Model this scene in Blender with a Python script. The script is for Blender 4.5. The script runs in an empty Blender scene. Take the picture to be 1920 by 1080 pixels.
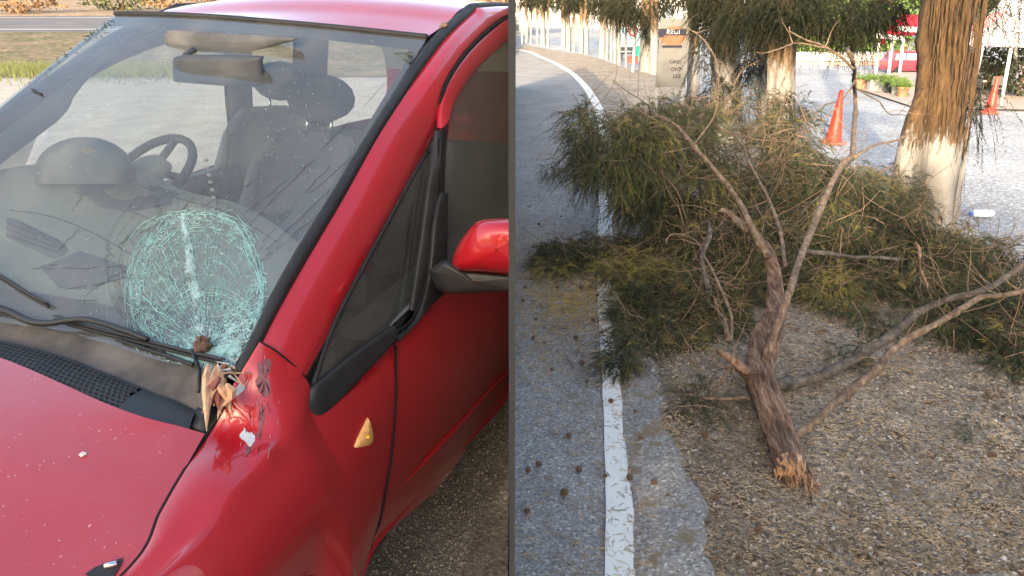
import bpy, bmesh, math, random
import numpy as np
from mathutils import Vector, Matrix, Quaternion
from mathutils.bvhtree import BVHTree

random.seed(7)
rng = np.random.default_rng(7)
SC = bpy.context.scene
COL = SC.collection
R = math.radians

# ------------------------------------------------------------------ camera, sky, sun, exposure
FPX, CAMH, PITCH = 1350.0, 1.616, R(21.434)
cam = bpy.data.cameras.new('camera')
cam.sensor_width = 36.0
cam.lens = 36.0 * FPX / 1920.0
cam.clip_start = 0.05
cam.clip_end = 2000
camo = bpy.data.objects.new('camera', cam)
COL.objects.link(camo)
camo.location = (0, 0, CAMH)
camo.rotation_euler = (math.pi / 2 - PITCH, 0, 0)
SC.camera = camo

SUN_EL, SUN_AZ = R(15), R(200)          # low sun behind the camera, a little to the left
world = bpy.data.worlds.new('World')
SC.world = world
world.use_nodes = True
wn = world.node_tree.nodes
wl = world.node_tree.links
wn.clear()
sky = wn.new('ShaderNodeTexSky')
sky.sky_type = 'NISHITA'
sky.sun_disc = False
sky.sun_elevation = SUN_EL
sky.sun_rotation = SUN_AZ
sky.air_density = 1.0
sky.dust_density = 4.0
sky.ozone_density = 0.3
bg = wn.new('ShaderNodeBackground')
bg.inputs['Strength'].default_value = 0.15
wo = wn.new('ShaderNodeOutputWorld')
wl.new(sky.outputs[0], bg.inputs[0])
wl.new(bg.outputs[0], wo.inputs[0])

sun = bpy.data.lights.new('sun', 'SUN')
sun.energy = 2.0
sun.angle = R(0.6)
sun.color = (1.0, 0.80, 0.55)
suno = bpy.data.objects.new('sun', sun)
COL.objects.link(suno)
sd = Vector((math.sin(SUN_AZ) * math.cos(SUN_EL), math.cos(SUN_AZ) * math.cos(SUN_EL), math.sin(SUN_EL)))
suno.rotation_euler = (-sd).to_track_quat('-Z', 'Y').to_euler()

SC.render.engine = 'CYCLES'
SC.view_settings.view_transform = 'Standard'
SC.view_settings.look = 'None'
SC.view_settings.exposure = 2.2
SC.view_settings.gamma = 1.0
SC.view_settings.use_curve_mapping = False

# ------------------------------------------------------------------ materials
def newmat(name):
    m = bpy.data.materials.new(name)
    m.use_nodes = True
    nt = m.node_tree
    return m, nt, nt.nodes['Principled BSDF']

def ramp(nt, fac, stops):
    r = nt.nodes.new('ShaderNodeValToRGB')
    while len(r.color_ramp.elements) < len(stops):
        r.color_ramp.elements.new(0.5)
    for e, (p, c) in zip(r.color_ramp.elements, stops):
        e.position = p
        e.color = (*c, 1) if len(c) == 3 else c
    nt.links.new(fac, r.inputs[0])
    return r

def coords(nt, scale=(1, 1, 1), kind='Object'):
    tc = nt.nodes.new('ShaderNodeTexCoord')
    mp = nt.nodes.new('ShaderNodeMapping')
    mp.inputs['Scale'].default_value = scale
    nt.links.new(tc.outputs[kind], mp.inputs[0])
    return mp.outputs[0]

def noise(nt, vec, scale, detail=4, rough=.6):
    n = nt.nodes.new('ShaderNodeTexNoise')
    n.inputs['Scale'].default_value = scale
    n.inputs['Detail'].default_value = detail
    n.inputs['Roughness'].default_value = rough
    nt.links.new(vec, n.inputs['Vector'])
    return n.outputs['Fac']

def bump(nt, b, h, strength=.5, dist=.01):
    bn = nt.nodes.new('ShaderNodeBump')
    bn.inputs['Strength'].default_value = strength
    bn.inputs['Distance'].default_value = dist
    nt.links.new(h, bn.inputs['Height'])
    nt.links.new(bn.outputs[0], b.inputs['Normal'])
    return bn

def mixc(nt, fac, a, b):
    mx = nt.nodes.new('ShaderNodeMix')
    mx.data_type = 'RGBA'
    if isinstance(fac, float):
        mx.inputs[0].default_value = fac
    else:
        nt.links.new(fac, mx.inputs[0])
    for s, v in ((6, a), (7, b)):
        if isinstance(v, tuple):
            mx.inputs[s].default_value = (*v, 1)
        else:
            nt.links.new(v, mx.inputs[s])
    return mx.outputs[2]

def simple(name, col, rough=.6, metal=0, var=.15, scale=20, coat=0, bmp=0):
    m, nt, b = newmat(name)
    v = coords(nt)
    n = noise(nt, v, scale)
    lo = tuple(c * (1 - var) for c in col)
    hi = tuple(min(1, c * (1 + var)) for c in col)
    r = ramp(nt, n, [(.3, lo), (.7, hi)])
    nt.links.new(r.outputs[0], b.inputs['Base Color'])
    b.inputs['Roughness'].default_value = rough
    b.inputs['Metallic'].default_value = metal
    b.inputs['Coat Weight'].default_value = coat
    if bmp:
        bump(nt, b, n, bmp, .004)
    return m

def granular(name, cols, scales=(3, 60, 400), rough=.95, bstr=.6, bdist=.004, speck=None):
    """earth / asphalt: big patches, medium mottling, fine grain, light and dark aggregate"""
    m, nt, b = newmat(name)
    v = coords(nt)
    big = noise(nt, v, scales[0], 6, .7)
    r1 = ramp(nt, big, [(.35, cols[0]), (.65, cols[1])])
    vo = nt.nodes.new('ShaderNodeTexVoronoi')
    vo.inputs['Scale'].default_value = scales[1]
    nt.links.new(v, vo.inputs['Vector'])
    vh = nt.nodes.new('ShaderNodeSeparateColor')
    nt.links.new(vo.outputs['Color'], vh.inputs[0])
    r2 = ramp(nt, vh.outputs[0], [(0, (.45, .45, .45)), (.5, (.9, .9, .9)), (.85, (1.1, 1.1, 1.1)), (1, (1.9, 1.9, 1.85))])
    mm = nt.nodes.new('ShaderNodeMix')
    mm.data_type = 'RGBA'
    mm.blend_type = 'MULTIPLY'
    mm.inputs[0].default_value = .8
    nt.links.new(r1.outputs[0], mm.inputs[6])
    nt.links.new(r2.outputs[0], mm.inputs[7])
    fine = noise(nt, v, scales[2], 3, .7)
    r3 = ramp(nt, fine, [(.3, (.6, .6, .6)), (.7, (1.4, 1.4, 1.4))])
    m2 = nt.nodes.new('ShaderNodeMix')
    m2.data_type = 'RGBA'
    m2.blend_type = 'MULTIPLY'
    m2.inputs[0].default_value = .7
    nt.links.new(mm.outputs[2], m2.inputs[6])
    nt.links.new(r3.outputs[0], m2.inputs[7])
    out = m2.outputs[2]
    if speck:
        sn = noise(nt, v, speck[1], 5, .75)
        sr = ramp(nt, sn, [(speck[2], (0, 0, 0)), (speck[2] + .08, (1, 1, 1))])
        out = mixc(nt, sr.outputs[0], out, speck[0])
    nt.links.new(out, b.inputs['Base Color'])
    b.inputs['Roughness'].default_value = rough
    b.inputs['Specular IOR Level'].default_value = .3
    add = nt.nodes.new('ShaderNodeMath')
    add.operation = 'ADD'
    nt.links.new(vo.outputs['Distance'], add.inputs[0])
    nt.links.new(fine, add.inputs[1])
    bump(nt, b, add.outputs[0], bstr, bdist)
    return m

M = {}
M['road'] = granular('road_asphalt', [(.26, .253, .245), (.36, .352, .345)], (1.3, 130, 420), bstr=.8, speck=((.20, .15, .09), 9, .62))
M['shoulder'] = granular('shoulder_asphalt', [(.26, .255, .25), (.38, .35, .32)], (2.5, 110, 420), bstr=.9, speck=((.22, .17, .11), 5, .53))
M['dirt'] = granular('verge_dirt', [(.29, .25, .21), (.46, .41, .35)], (2.2, 75, 330), bstr=1, bdist=.012, speck=((.20, .115, .06), 7, .55))
M['dirt_far'] = granular('verge_dirt_far', [(.20, .14, .09), (.34, .25, .17)], (.8, 9, 60), bstr=.6)
M['lot'] = granular('lot_paving', [(.31, .325, .35), (.47, .485, .50)], (.6, 55, 240), bstr=.6)
M['left_ground'] = granular('parking_asphalt', [(.33, .31, .29), (.44, .42, .395)], (2, 130, 420), bstr=1)
M['left_kerb'] = granular('gravel_kerb', [(.28, .25, .22), (.42, .39, .34)], (3, 80, 420), bstr=1)
M['left_road'] = simple('far_road_asphalt', (.10, .10, .11), .9, var=.25, scale=.6)
M['verge_grass'] = granular('dry_verge', [(.10, .095, .045), (.20, .15, .10)], (.5, 6, 40), bstr=.6)
M['line'] = None
m, nt, b = newmat('road_paint')
v = coords(nt)
n1 = noise(nt, v, 55, 8, .75)
rr = ramp(nt, n1, [(.27, (.20, .20, .20)), (.33, (.74, .74, .71)), (.8, (.82, .82, .79))])
nt.links.new(rr.outputs[0], b.inputs['Base Color'])
b.inputs['Roughness'].default_value = .8
bump(nt, b, noise(nt, v, 300, 4, .7), .8, .004)
M['line'] = m

def bark_mat(name, c1, c2, c3, wash=None, wcol=(.30, .29, .275), along=(1, 1, .12)):
    m, nt, b = newmat(name)
    v = coords(nt, along)
    n = noise(nt, v, 42, 8, .7)
    n2 = noise(nt, coords(nt, (1, 1, .5)), 6, 4, .6)
    r = ramp(nt, n, [(.30, c1), (.5, c2), (.72, c3)])
    r2 = ramp(nt, n2, [(.3, (.7, .7, .7)), (.7, (1.25, 1.2, 1.1))])
    mm = nt.nodes.new('ShaderNodeMix')
    mm.data_type = 'RGBA'
    mm.blend_type = 'MULTIPLY'
    mm.inputs[0].default_value = 1
    nt.links.new(r.outputs[0], mm.inputs[6])
    nt.links.new(r2.outputs[0], mm.inputs[7])
    out = mm.outputs[2]
    if wash:
        tc = nt.nodes.new('ShaderNodeTexCoord')
        sp = nt.nodes.new('ShaderNodeSeparateXYZ')
        nt.links.new(tc.outputs['Object'], sp.inputs[0])
        wv = noise(nt, coords(nt, (1, 1, .2)), 26, 6, .8)
        ma = nt.nodes.new('ShaderNodeMath'); ma.operation = 'MULTIPLY_ADD'
        nt.links.new(wv, ma.inputs[0]); ma.inputs[1].default_value = 1.5 * wash; nt.links.new(sp.outputs[2], ma.inputs[2])
        rw = ramp(nt, ma.outputs[0], [(min(.999, wash * 1.62), (1, 1, 1)), (min(1, wash * 1.78), (0, 0, 0))]) if wash < .55 else None
        if rw is None:
            mr = nt.nodes.new('ShaderNodeMapRange')
            mr.inputs['From Min'].default_value = wash * 1.62
            mr.inputs['From Max'].default_value = wash * 1.80
            mr.inputs['To Min'].default_value = 1
            mr.inputs['To Max'].default_value = 0
            nt.links.new(ma.outputs[0], mr.inputs[0])
            f = mr.outputs[0]
        else:
            f = rw.outputs[0]
        out = mixc(nt, f, out, wcol)
    nt.links.new(out, b.inputs['Base Color'])
    b.inputs['Roughness'].default_value = .9
    bump(nt, b, n, 1.0, .02)
    return m

M['bark'] = bark_mat('cypress_bark', (.035, .022, .013), (.16, .10, .055), (.34, .23, .13))
M['bark_big'] = bark_mat('big_trunk_bark', (.018, .011, .006), (.085, .050, .023), (.17, .10, .042), wash=.70, along=(1, 1, .22))
M['bark_wash'] = bark_mat('washed_trunk_bark', (.05, .035, .022), (.18, .12, .075), (.32, .23, .14), wash=1.05)
M['bark_grey'] = bark_mat('grey_limb_bark', (.03, .025, .02), (.11, .09, .075), (.25, .21, .175), along=(.6, .6, .6))
M['bark_pale'] = bark_mat('pale_limb_bark', (.06, .038, .025), (.20, .14, .10), (.40, .32, .245), along=(1, .6, .6))
M['bark_trunk'] = bark_mat('fallen_trunk_bark', (.03, .016, .011), (.19, .115, .08), (.48, .33, .25), along=(1, .16, .6))
M['split'] = simple('split_wood', (.46, .28, .17), .8, var=.5, scale=60, bmp=.5)
M['twig'] = simple('twig_bark', (.22, .15, .10), .85, var=.5, scale=8)

def leaf_mat(name, a, b_, c):
    m, nt, b = newmat(name)
    v = coords(nt)
    n = noise(nt, v, 3.2, 5, .65)
    r = ramp(nt, n, [(.3, a), (.5, b_), (.72, c)])
    nt.links.new(r.outputs[0], b.inputs['Base Color'])
    b.inputs['Roughness'].default_value = .75
    b.inputs['Specular IOR Level'].default_value = .2
    return m
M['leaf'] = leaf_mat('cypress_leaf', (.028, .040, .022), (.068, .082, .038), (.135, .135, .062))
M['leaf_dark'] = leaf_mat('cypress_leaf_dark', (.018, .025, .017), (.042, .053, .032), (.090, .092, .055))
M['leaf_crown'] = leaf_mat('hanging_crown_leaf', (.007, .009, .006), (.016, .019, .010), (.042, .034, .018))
M['leaf_dry_sunlit'] = leaf_mat('cypress_leaf_dry_sunlit', (.10, .11, .03), (.22, .20, .06), (.36, .28, .09))  # dry sprays; the yellow also paints sunlit patches on the heap
M['leaf_bg'] = leaf_mat('broad_leaf', (.05, .09, .03), (.12, .20, .06), (.25, .32, .10))

# car materials
def paint_mat(name, dust):
    m, nt, b = newmat(name)
    v = coords(nt)
    n = noise(nt, v, 900, 2, .5)
    r = ramp(nt, n, [(.3, (.38, .005, .012)), (.7, (.52, .009, .018))])
    out = r.outputs[0]
    if dust:
        dn = noise(nt, v, 9, 6, .7)
        dr = ramp(nt, dn, [(.3, (dust * .55,) * 3), (.7, (dust,) * 3)])
        out = mixc(nt, dr.outputs[0], out, (.46, .30, .32))
        vo = nt.nodes.new('ShaderNodeTexVoronoi')
        vo.inputs['Scale'].default_value = 95
        nt.links.new(v, vo.inputs['Vector'])
        sc = nt.nodes.new('ShaderNodeSeparateColor'); nt.links.new(vo.outputs['Color'], sc.inputs[0])
        ms = nt.nodes.new('ShaderNodeMath'); ms.operation = 'MULTIPLY'
        ms.inputs[1].default_value = .16; nt.links.new(sc.outputs[0], ms.inputs[0])
        lt = nt.nodes.new('ShaderNodeMath'); lt.operation = 'LESS_THAN'
        nt.links.new(vo.outputs['Distance'], lt.inputs[0]); nt.links.new(ms.outputs[0], lt.inputs[1])
        cl = noise(nt, v, 12, 3, .6)
        cr = ramp(nt, cl, [(.47, (0, 0, 0)), (.62, (.8, .8, .8))])
        mu = nt.nodes.new('ShaderNodeMath'); mu.operation = 'MULTIPLY'
        nt.links.new(lt.outputs[0], mu.inputs[0]); nt.links.new(cr.outputs[0], mu.inputs[1])
        out = mixc(nt, mu.outputs[0], out, (.75, .52, .48))
    nt.links.new(out, b.inputs['Base Color'])
    b.inputs['Metallic'].default_value = .15
    b.inputs['Roughness'].default_value = .38
    b.inputs['Coat Weight'].default_value = 1
    b.inputs['Coat Roughness'].default_value = .015 if not dust else .05
    return m
M['paint'] = paint_mat('red_car_paint', 0)
M['paint_dusty'] = paint_mat('dusty_red_car_paint', .15)
M['plastic'] = simple('black_plastic', (.020, .020, .021), .5, var=.25, scale=30)
M['rubber'] = simple('black_rubber', (.018, .018, .018), .6, var=.3, scale=40)
M['cowl'] = simple('dusty_cowl', (.095, .08, .07), .8, var=.55, scale=9)
M['gap'] = simple('panel_gap', (.004, .003, .003), .9)
M['dash'] = simple('grey_green_dash', (.27, .28, .22), .65, var=.08, scale=80)
M['dark_trim'] = simple('dark_cabin_trim', (.055, .06, .068), .7)
M['headliner'] = simple('pale_headliner', (.42, .43, .41), .9, var=.05)
M['seat'] = simple('seat_fabric', (.075, .085, .10), .9, var=.3, scale=200)
M['seat_pale'] = simple('seat_bolster', (.16, .17, .18), .9, var=.2, scale=200)
M['amber'] = simple('amber_lens', (1.0, .46, .16), .2, var=.25, scale=90)
M['chrome'] = simple('lamp_chrome', (.75, .75, .75), .1, 1)
M['white_primer'] = simple('exposed_white_primer', (.50, .52, .55), .5, var=.1)
M['grey_primer'] = simple('exposed_grey_primer', (.20, .07, .085), .6, var=.3, scale=60)
M['dropping'] = simple('bird_dropping', (.75, .66, .60), .8)
M['crack'] = simple('crushed_glass', (.32, .56, .54), .3, var=.3, scale=60)
M['crack_white'] = simple('white_crushed_glass', (.52, .66, .68), .3, var=.15, scale=60)
M['crack_dark'] = simple('dark_crack_line', (.05, .055, .055), .4)

def glass_mat(name, tint, refl=1.0, veil=0):
    m, nt, b = newmat(name)
    nt.nodes.remove(b)
    out = nt.nodes['Material Output']
    tr = nt.nodes.new('ShaderNodeBsdfTransparent'); tr.inputs[0].default_value = (*tint, 1)
    gl = nt.nodes.new('ShaderNodeBsdfGlossy'); gl.inputs['Roughness'].default_value = .02
    fr = nt.nodes.new('ShaderNodeFresnel')
    ge = nt.nodes.new('ShaderNodeNewGeometry')      # a thin pane reflects alike from both sides
    mi_ = nt.nodes.new('ShaderNodeMapRange'); mi_.inputs['To Min'].default_value = 1.52; mi_.inputs['To Max'].default_value = 1 / 1.52
    nt.links.new(ge.outputs['Backfacing'], mi_.inputs[0]); nt.links.new(mi_.outputs[0], fr.inputs[0])
    mu = nt.nodes.new('ShaderNodeMath'); mu.operation = 'MULTIPLY'; mu.use_clamp = True
    mu.inputs[1].default_value = refl
    nt.links.new(fr.outputs[0], mu.inputs[0])
    mx = nt.nodes.new('ShaderNodeMixShader')
    nt.links.new(mu.outputs[0], mx.inputs[0]); nt.links.new(tr.outputs[0], mx.inputs[1]); nt.links.new(gl.outputs[0], mx.inputs[2])
    last = mx.outputs[0]
    if veil:  # pale film imitates reflected haze on the pane, with dust specks
        df = nt.nodes.new('ShaderNodeBsdfDiffuse'); df.inputs[0].default_value = (.62, .60, .55, 1)
        v = coords(nt)
        n = noise(nt, v, 7, 6, .7)
        rr = ramp(nt, n, [(.25, (veil * .4,) * 3), (.75, (veil,) * 3)])
        n3 = noise(nt, v, 160, 3, .6)
        r3 = ramp(nt, n3, [(.70, (0, 0, 0)), (.76, (.5, .5, .5))])
        ad = nt.nodes.new('ShaderNodeMath'); ad.operation = 'ADD'
        nt.links.new(rr.outputs[0], ad.inputs[0]); nt.links.new(r3.outputs[0], ad.inputs[1])
        m2 = nt.nodes.new('ShaderNodeMixShader')
        nt.links.new(ad.outputs[0], m2.inputs[0]); nt.links.new(last, m2.inputs[1]); nt.links.new(df.outputs[0], m2.inputs[2])
        last = m2.outputs[0]
    nt.links.new(last, out.inputs[0])
    return m
M['windshield'] = glass_mat('windshield_glass', (.62, .67, .68), 1.8, .13)
M['side_glass'] = glass_mat('tinted_side_glass', (.42, .43, .38), 2.2, .14)

M['white_wall'] = simple('white_render', (.58, .57, .55), .9, var=.06, scale=3)
M['blue_wall'] = simple('pale_blue_panel', (.45, .70, .82), .6, var=.06, scale=3)
M['window'] = simple('dark_window', (.16, .19, .22), .15, var=.2)
M['cone'] = simple('orange_cone_plastic', (.62, .045, .025), .45, var=.12, scale=6)
M['cone_base'] = simple('cone_foot', (.55, .12, .09), .6)
M['white_paint'] = simple('white_painted_metal', (.55, .55, .55), .5, var=.06)
M['red'] = simple('red_canvas', (.50, .015, .03), .7, var=.15)
M['pink'] = simple('pink_canvas', (.80, .32, .36), .8, var=.15)
M['canvas'] = simple('white_canvas', (.46, .45, .48), .8, var=.06)
M['van'] = simple('red_van_paint', (.50, .03, .05), .3, coat=1)
M['terracotta'] = simple('terracotta', (.50, .19, .11), .8, var=.15)
M['black_pot'] = simple('black_pot', (.03, .035, .04), .5)
M['grey_pot'] = simple('grey_pot', (.30, .30, .31), .7)
M['grey_metal'] = simple('grey_metal', (.35, .36, .38), .5)
M['sign_board'] = simple('grey_sign_board', (.15, .148, .145), .7, var=.05)
M['navy'] = simple('navy_print', (.008, .008, .025), .7)
M['tan'] = simple('orange_tan_print', (.22, .10, .05), .7)
M['teal'] = simple('teal_plastic', (.05, .40, .35), .5)
M['blue'] = simple('blue_cap', (.02, .15, .55), .4)
M['clear'] = simple('pale_bottle', (.55, .68, .75), .2)
M['divider'] = simple('dark_grey_panel', (.034, .034, .034), .8, var=.04)
M['stone'] = simple('pale_stone', (.42, .39, .35), .9, var=.35, scale=30)
M['conebrown'] = simple('cypress_cone_scales', (.12, .07, .045), .85, var=.5, scale=60)
M['litter'] = simple('dry_needle_litter', (.36, .28, .19), .9, var=.45, scale=5)
M['black'] = simple('black_furniture', (.03, .03, .035), .5)

# ------------------------------------------------------------------ helpers
def tag(o, label=None, cat=None, group=None, kind=None):
    if label: o['label'] = label
    if cat: o['category'] = cat
    if group: o['group'] = group
    if kind: o['kind'] = kind
    return o

def empty(name, loc, rz=0, **k):
    o = bpy.data.objects.new(name, None)
    COL.objects.link(o)
    o.location = loc
    o.rotation_euler = (0, 0, rz)
    o.empty_display_size = .1
    return tag(o, **k)

def mesh(name, V, Fc, mat, parent=None, smooth=True, solid=0):
    me = bpy.data.meshes.new(name)
    me.from_pydata([tuple(map(float, v)) for v in V], [], Fc)
    me.materials.append(mat)
    o = bpy.data.objects.new(name, me)
    COL.objects.link(o)
    if smooth:
        me.polygons.foreach_set('use_smooth', [True] * len(me.polygons))
    if parent:
        o.parent = parent
    return o

def trimesh(name, V, mat, parent=None, smooth=False):
    """V: (n,3,3) array of triangles"""
    n = len(V)
    me = bpy.data.meshes.new(name)
    me.vertices.add(n * 3); me.loops.add(n * 3); me.polygons.add(n)
    me.vertices.foreach_set('co', np.asarray(V, dtype=np.float32).ravel())
    me.loops.foreach_set('vertex_index', np.arange(n * 3, dtype=np.int32))
    me.polygons.foreach_set('loop_start', np.arange(0, n * 3, 3, dtype=np.int32))
    me.update()
    me.validate()
    me.materials.append(mat)
    o = bpy.data.objects.new(name, me)
    COL.objects.link(o)
    if parent: o.parent = parent
    return o

class MB:
    def __init__(s): s.V = []; s.F = []
    def add(s, V, Fc):
        k = len(s.V); s.V += [tuple(map(float, v)) for v in V]; s.F += [tuple(i + k for i in f) for f in Fc]
        return s
    def box(s, c, d, rz=0, bev=0):
        cx, cy, cz = c; dx, dy, dz = (d[0] / 2, d[1] / 2, d[2] / 2)
        V = []
        for z in (-dz, dz):
            for x, y in ((-dx, -dy), (dx, -dy), (dx, dy), (-dx, dy)):
                V.append((cx + x * math.cos(rz) - y * math.sin(rz), cy + x * math.sin(rz) + y * math.cos(rz), cz + z))
        return s.add(V, [(3, 2, 1, 0), (4, 5, 6, 7), (0, 1, 5, 4), (1, 2, 6, 5), (2, 3, 7, 6), (3, 0, 4, 7)])
    def tube(s, P, rad, n=8, cap=True, wob=0):
        P = [Vector(p) for p in P]
        k0 = len(s.V)
        up = Vector((0, 0, 1))
        prev = None
        for i, p in enumerate(P):
            t = (P[min(i + 1, len(P) - 1)] - P[max(i - 1, 0)])
            t = t.normalized() if t.length > 1e-9 else Vector((0, 0, 1))
            if prev is None:
                a = t.cross(up)
                if a.length < .1: a = t.cross(Vector((1, 0, 0)))
            else:
                a = prev - t * prev.dot(t)
            a.normalize(); prev = a
            b = t.cross(a)
            r = rad[i] if hasattr(rad, '__len__') else rad
            for j in range(n):
                th = 2 * math.pi * j / n
                rj = r * (1 + wob * (random.random() - .5)) if wob else r
                s.V.append(tuple(p + a * math.cos(th) * rj + b * math.sin(th) * rj))
        for i in range(len(P) - 1):
            for j in range(n):
                q = (j + 1) % n
                s.F.append((k0 + i * n + j, k0 + i * n + q, k0 + (i + 1) * n + q, k0 + (i + 1) * n + j))
        if cap:
            s.F.append(tuple(k0 + j for j in reversed(range(n))))
            e = k0 + (len(P) - 1) * n
            s.F.append(tuple(e + j for j in range(n)))
        return s
    def lathe(s, c, prof, n=20):
        cx, cy, cz = c
        k0 = len(s.V)
        for r, z in prof:
            for j in range(n):
                th = 2 * math.pi * j / n
                s.V.append((cx + r * math.cos(th), cy + r * math.sin(th), cz + z))
        for i in range(len(prof) - 1):
            for j in range(n):
                q = (j + 1) % n
                s.F.append((k0 + i * n + j, k0 + i * n + q, k0 + (i + 1) * n + q, k0 + (i + 1) * n + j))
        return s
    def build(s, name, mat, parent=None, smooth=False):
        return mesh(name, s.V, s.F, mat, parent, smooth)

def catmull(P, k):
    """P (n,d) -> ((n-1)*k+1, d)"""
    P = np.asarray(P, float)
    n = len(P)
    if n == 2:
        t = np.linspace(0, 1, k + 1)[:, None]
        return P[0] * (1 - t) + P[1] * t
    out = []
    for i in range(n - 1):
        p1, p2 = P[i], P[i + 1]
        p0 = P[i - 1] if i else 2 * p1 - p2
        p3 = P[i + 2] if i + 2 < n else 2 * p2 - p1
        for j in range(k):
            t = j / k
            out.append(.5 * ((2 * p1) + (-p0 + p2) * t + (2 * p0 - 5 * p1 + 4 * p2 - p3) * t * t + (-p0 + 3 * p1 - 3 * p2 + p3) * t ** 3))
    out.append(P[-1])
    return np.array(out)

def resample(P, n):
    P = np.asarray(P, float)
    d = np.r_[0, np.cumsum(np.linalg.norm(np.diff(P, axis=0), axis=1))]
    t = np.linspace(0, d[-1], n)
    return np.stack([np.interp(t, d, P[:, i]) for i in range(P.shape[1])], 1)

def rs(P, n, smooth=True):
    return resample(catmull(P, 8) if smooth and len(P) > 2 else P, n)

def gridmesh(name, G, mat, parent=None, smooth=True, close=False):
    G = np.asarray(G)
    m_, n_ = G.shape[:2]
    V = G.reshape(-1, 3)
    Fc = []
    for i in range(m_ - 1):
        for j in range(n_ - 1):
            a = i * n_ + j
            Fc.append((a, a + 1, a + n_ + 1, a + n_))
    return mesh(name, V, Fc, mat, parent, smooth)

def loft(rows, ku, kv):
    """rows: list of equal-length control rows"""
    A = np.asarray(rows, float)
    m_, n_ = A.shape[:2]
    B = np.stack([catmull(A[i], kv) for i in range(m_)])
    return np.stack([catmull(B[:, j], ku) for j in range(B.shape[1])], 1)

# camera rays (used only to read off where things stand)
def ray(px, py):
    dx = (px - 960) / FPX; dy = (540 - py) / FPX
    return np.array([dx, math.cos(PITCH) + dy * math.sin(PITCH), -math.sin(PITCH) + dy * math.cos(PITCH)])
def G(px, py, z=0.0):
    d = ray(px, py); return np.array([0, 0, CAMH]) + d * (z - CAMH) / d[2]
def D(px, py, Y):
    d = ray(px, py); return np.array([0, 0, CAMH]) + d * Y / d[1]
YAW = R(18.12); CX, CY = 1.528, -.96
cc, ss = math.cos(YAW), math.sin(YAW)
def cray(px, py):
    d = ray(px, py)
    return np.array([cc * d[0] - ss * d[1], ss * d[0] + cc * d[1], d[2]])
CO = np.array([CX, CY, CAMH])
def cp(px, py, ax, v):
    d = cray(px, py); i = 'xyz'.index(ax)
    return CO + d * (v - CO[i]) / d[i]
def cps(L, ax=None):
    return np.array([cp(*q) if ax is None else cp(q[0], q[1], ax, q[2]) for q in L])

# ------------------------------------------------------------------ the setting
def sheet(name, pts, z, mat, sub=0):
    V = [(p[0], p[1], z) for p in pts]
    o = mesh(name, V, [tuple(range(len(V)))], mat, smooth=False)
    return tag(o, kind='structure')

# base terrain, right-hand place
sheet('ground', [(0.004, -12), (400, -12), (400, 900), (0.004, 900)], -.012, M['lot'])
edge = np.array([G(*p)[:2] for p in [(1167, 1080), (1163, 900), (1150, 700), (1138, 560), (1134, 450), (1138, 330), (1132, 240), (1115, 190), (1090, 155), (1060, 130), (1015, 108), (965, 93)]])
edge = np.vstack([[edge[0] + (edge[0] - edge[1]) * 4], [edge[0] + (edge[0] - edge[1])], edge, [[-3.5, 36], [-12, 48]]])
edge = catmull(edge, 8)
verge_b = [G(*p)[:2] for p in [(1945, 560), (1930, 500), (1790, 440), (1690, 395), (1600, 330), (1510, 270), (1410, 222), (1290, 168), (1235, 142), (1165, 124), (1110, 106), (1050, 96), (985, 84)]]
verge_b = [(3.9, -3.2), (3.6, 2.5)] + [tuple(p) for p in verge_b[1:]]
def clampx(p): return (max(p[0], .004), p[1])
er = [tuple(e) for e in edge if e[0] > .004]
vb = catmull(np.array(verge_b), 5)
# verge dirt: near part finely subdivided with real relief
def verge_z(x, y):
    return .012 * math.sin(x * 3.1 + y * 1.7) + .010 * math.sin(x * 7.3 - y * 5.2) + .006 * math.sin(x * 17 + 3 * y)
rows = []
ev = resample(np.array(er), 120)
bv = resample(vb, 120)
for i in range(120):
    row = []
    for j in range(34):
        t = j / 33
        p = ev[i] * (1 - t) + bv[i] * t
        rise = min(1, t / .18) * min(1, (1 - t) / .1 + .0)
        row.append((p[0], p[1], -.004 + rise * (.02 + verge_z(p[0], p[1])) * (1 if p[1] < 14 else .6)))
    rows.append(row)
tag(gridmesh('verge', rows, M['dirt']), kind='structure')
rd = [(0.004, edge[0][1])] + er
sheet('road', rd + [(0.004, er[-1][1])], 0.006, M['road'])
# shoulder strip of broken asphalt between the line and the dirt
shp = [(1290, 1080), (1292, 960), (1270, 860), (1240, 770), (1215, 700), (1190, 620), (1172, 540)]
sl = [tuple(G(*p)[:2]) for p in shp]
se = [tuple(e) for e in edge if e[1] < sl[-1][1]]
sl[0] = (sl[0][0], se[0][1])
mb = MB()
slr = resample(np.array(sl), 90); ser = resample(np.array([q for q in se if q[1] >= sl[0][1] - .02]), 90)
V = []; Fc = []
for i in range(90):
    w = .02 * (random.random() - .5) + .03 * math.sin(i * .31) + .014 * math.sin(i * .83 + 1) + .008 * math.sin(i * 2.1)
    V += [(ser[i][0] - .01, ser[i][1], .010), (slr[i][0] + w, slr[i][1], .030 if i < 84 else .014), (slr[i][0] + w + .05, slr[i][1], -.02)]
    if i:
        k = 3 * i
        Fc += [(k - 3, k - 2, k + 1, k), (k - 2, k - 1, k + 2, k + 1)]
tag(mesh('shoulder', V, Fc, M['shoulder'], smooth=False), kind='structure')
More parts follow.
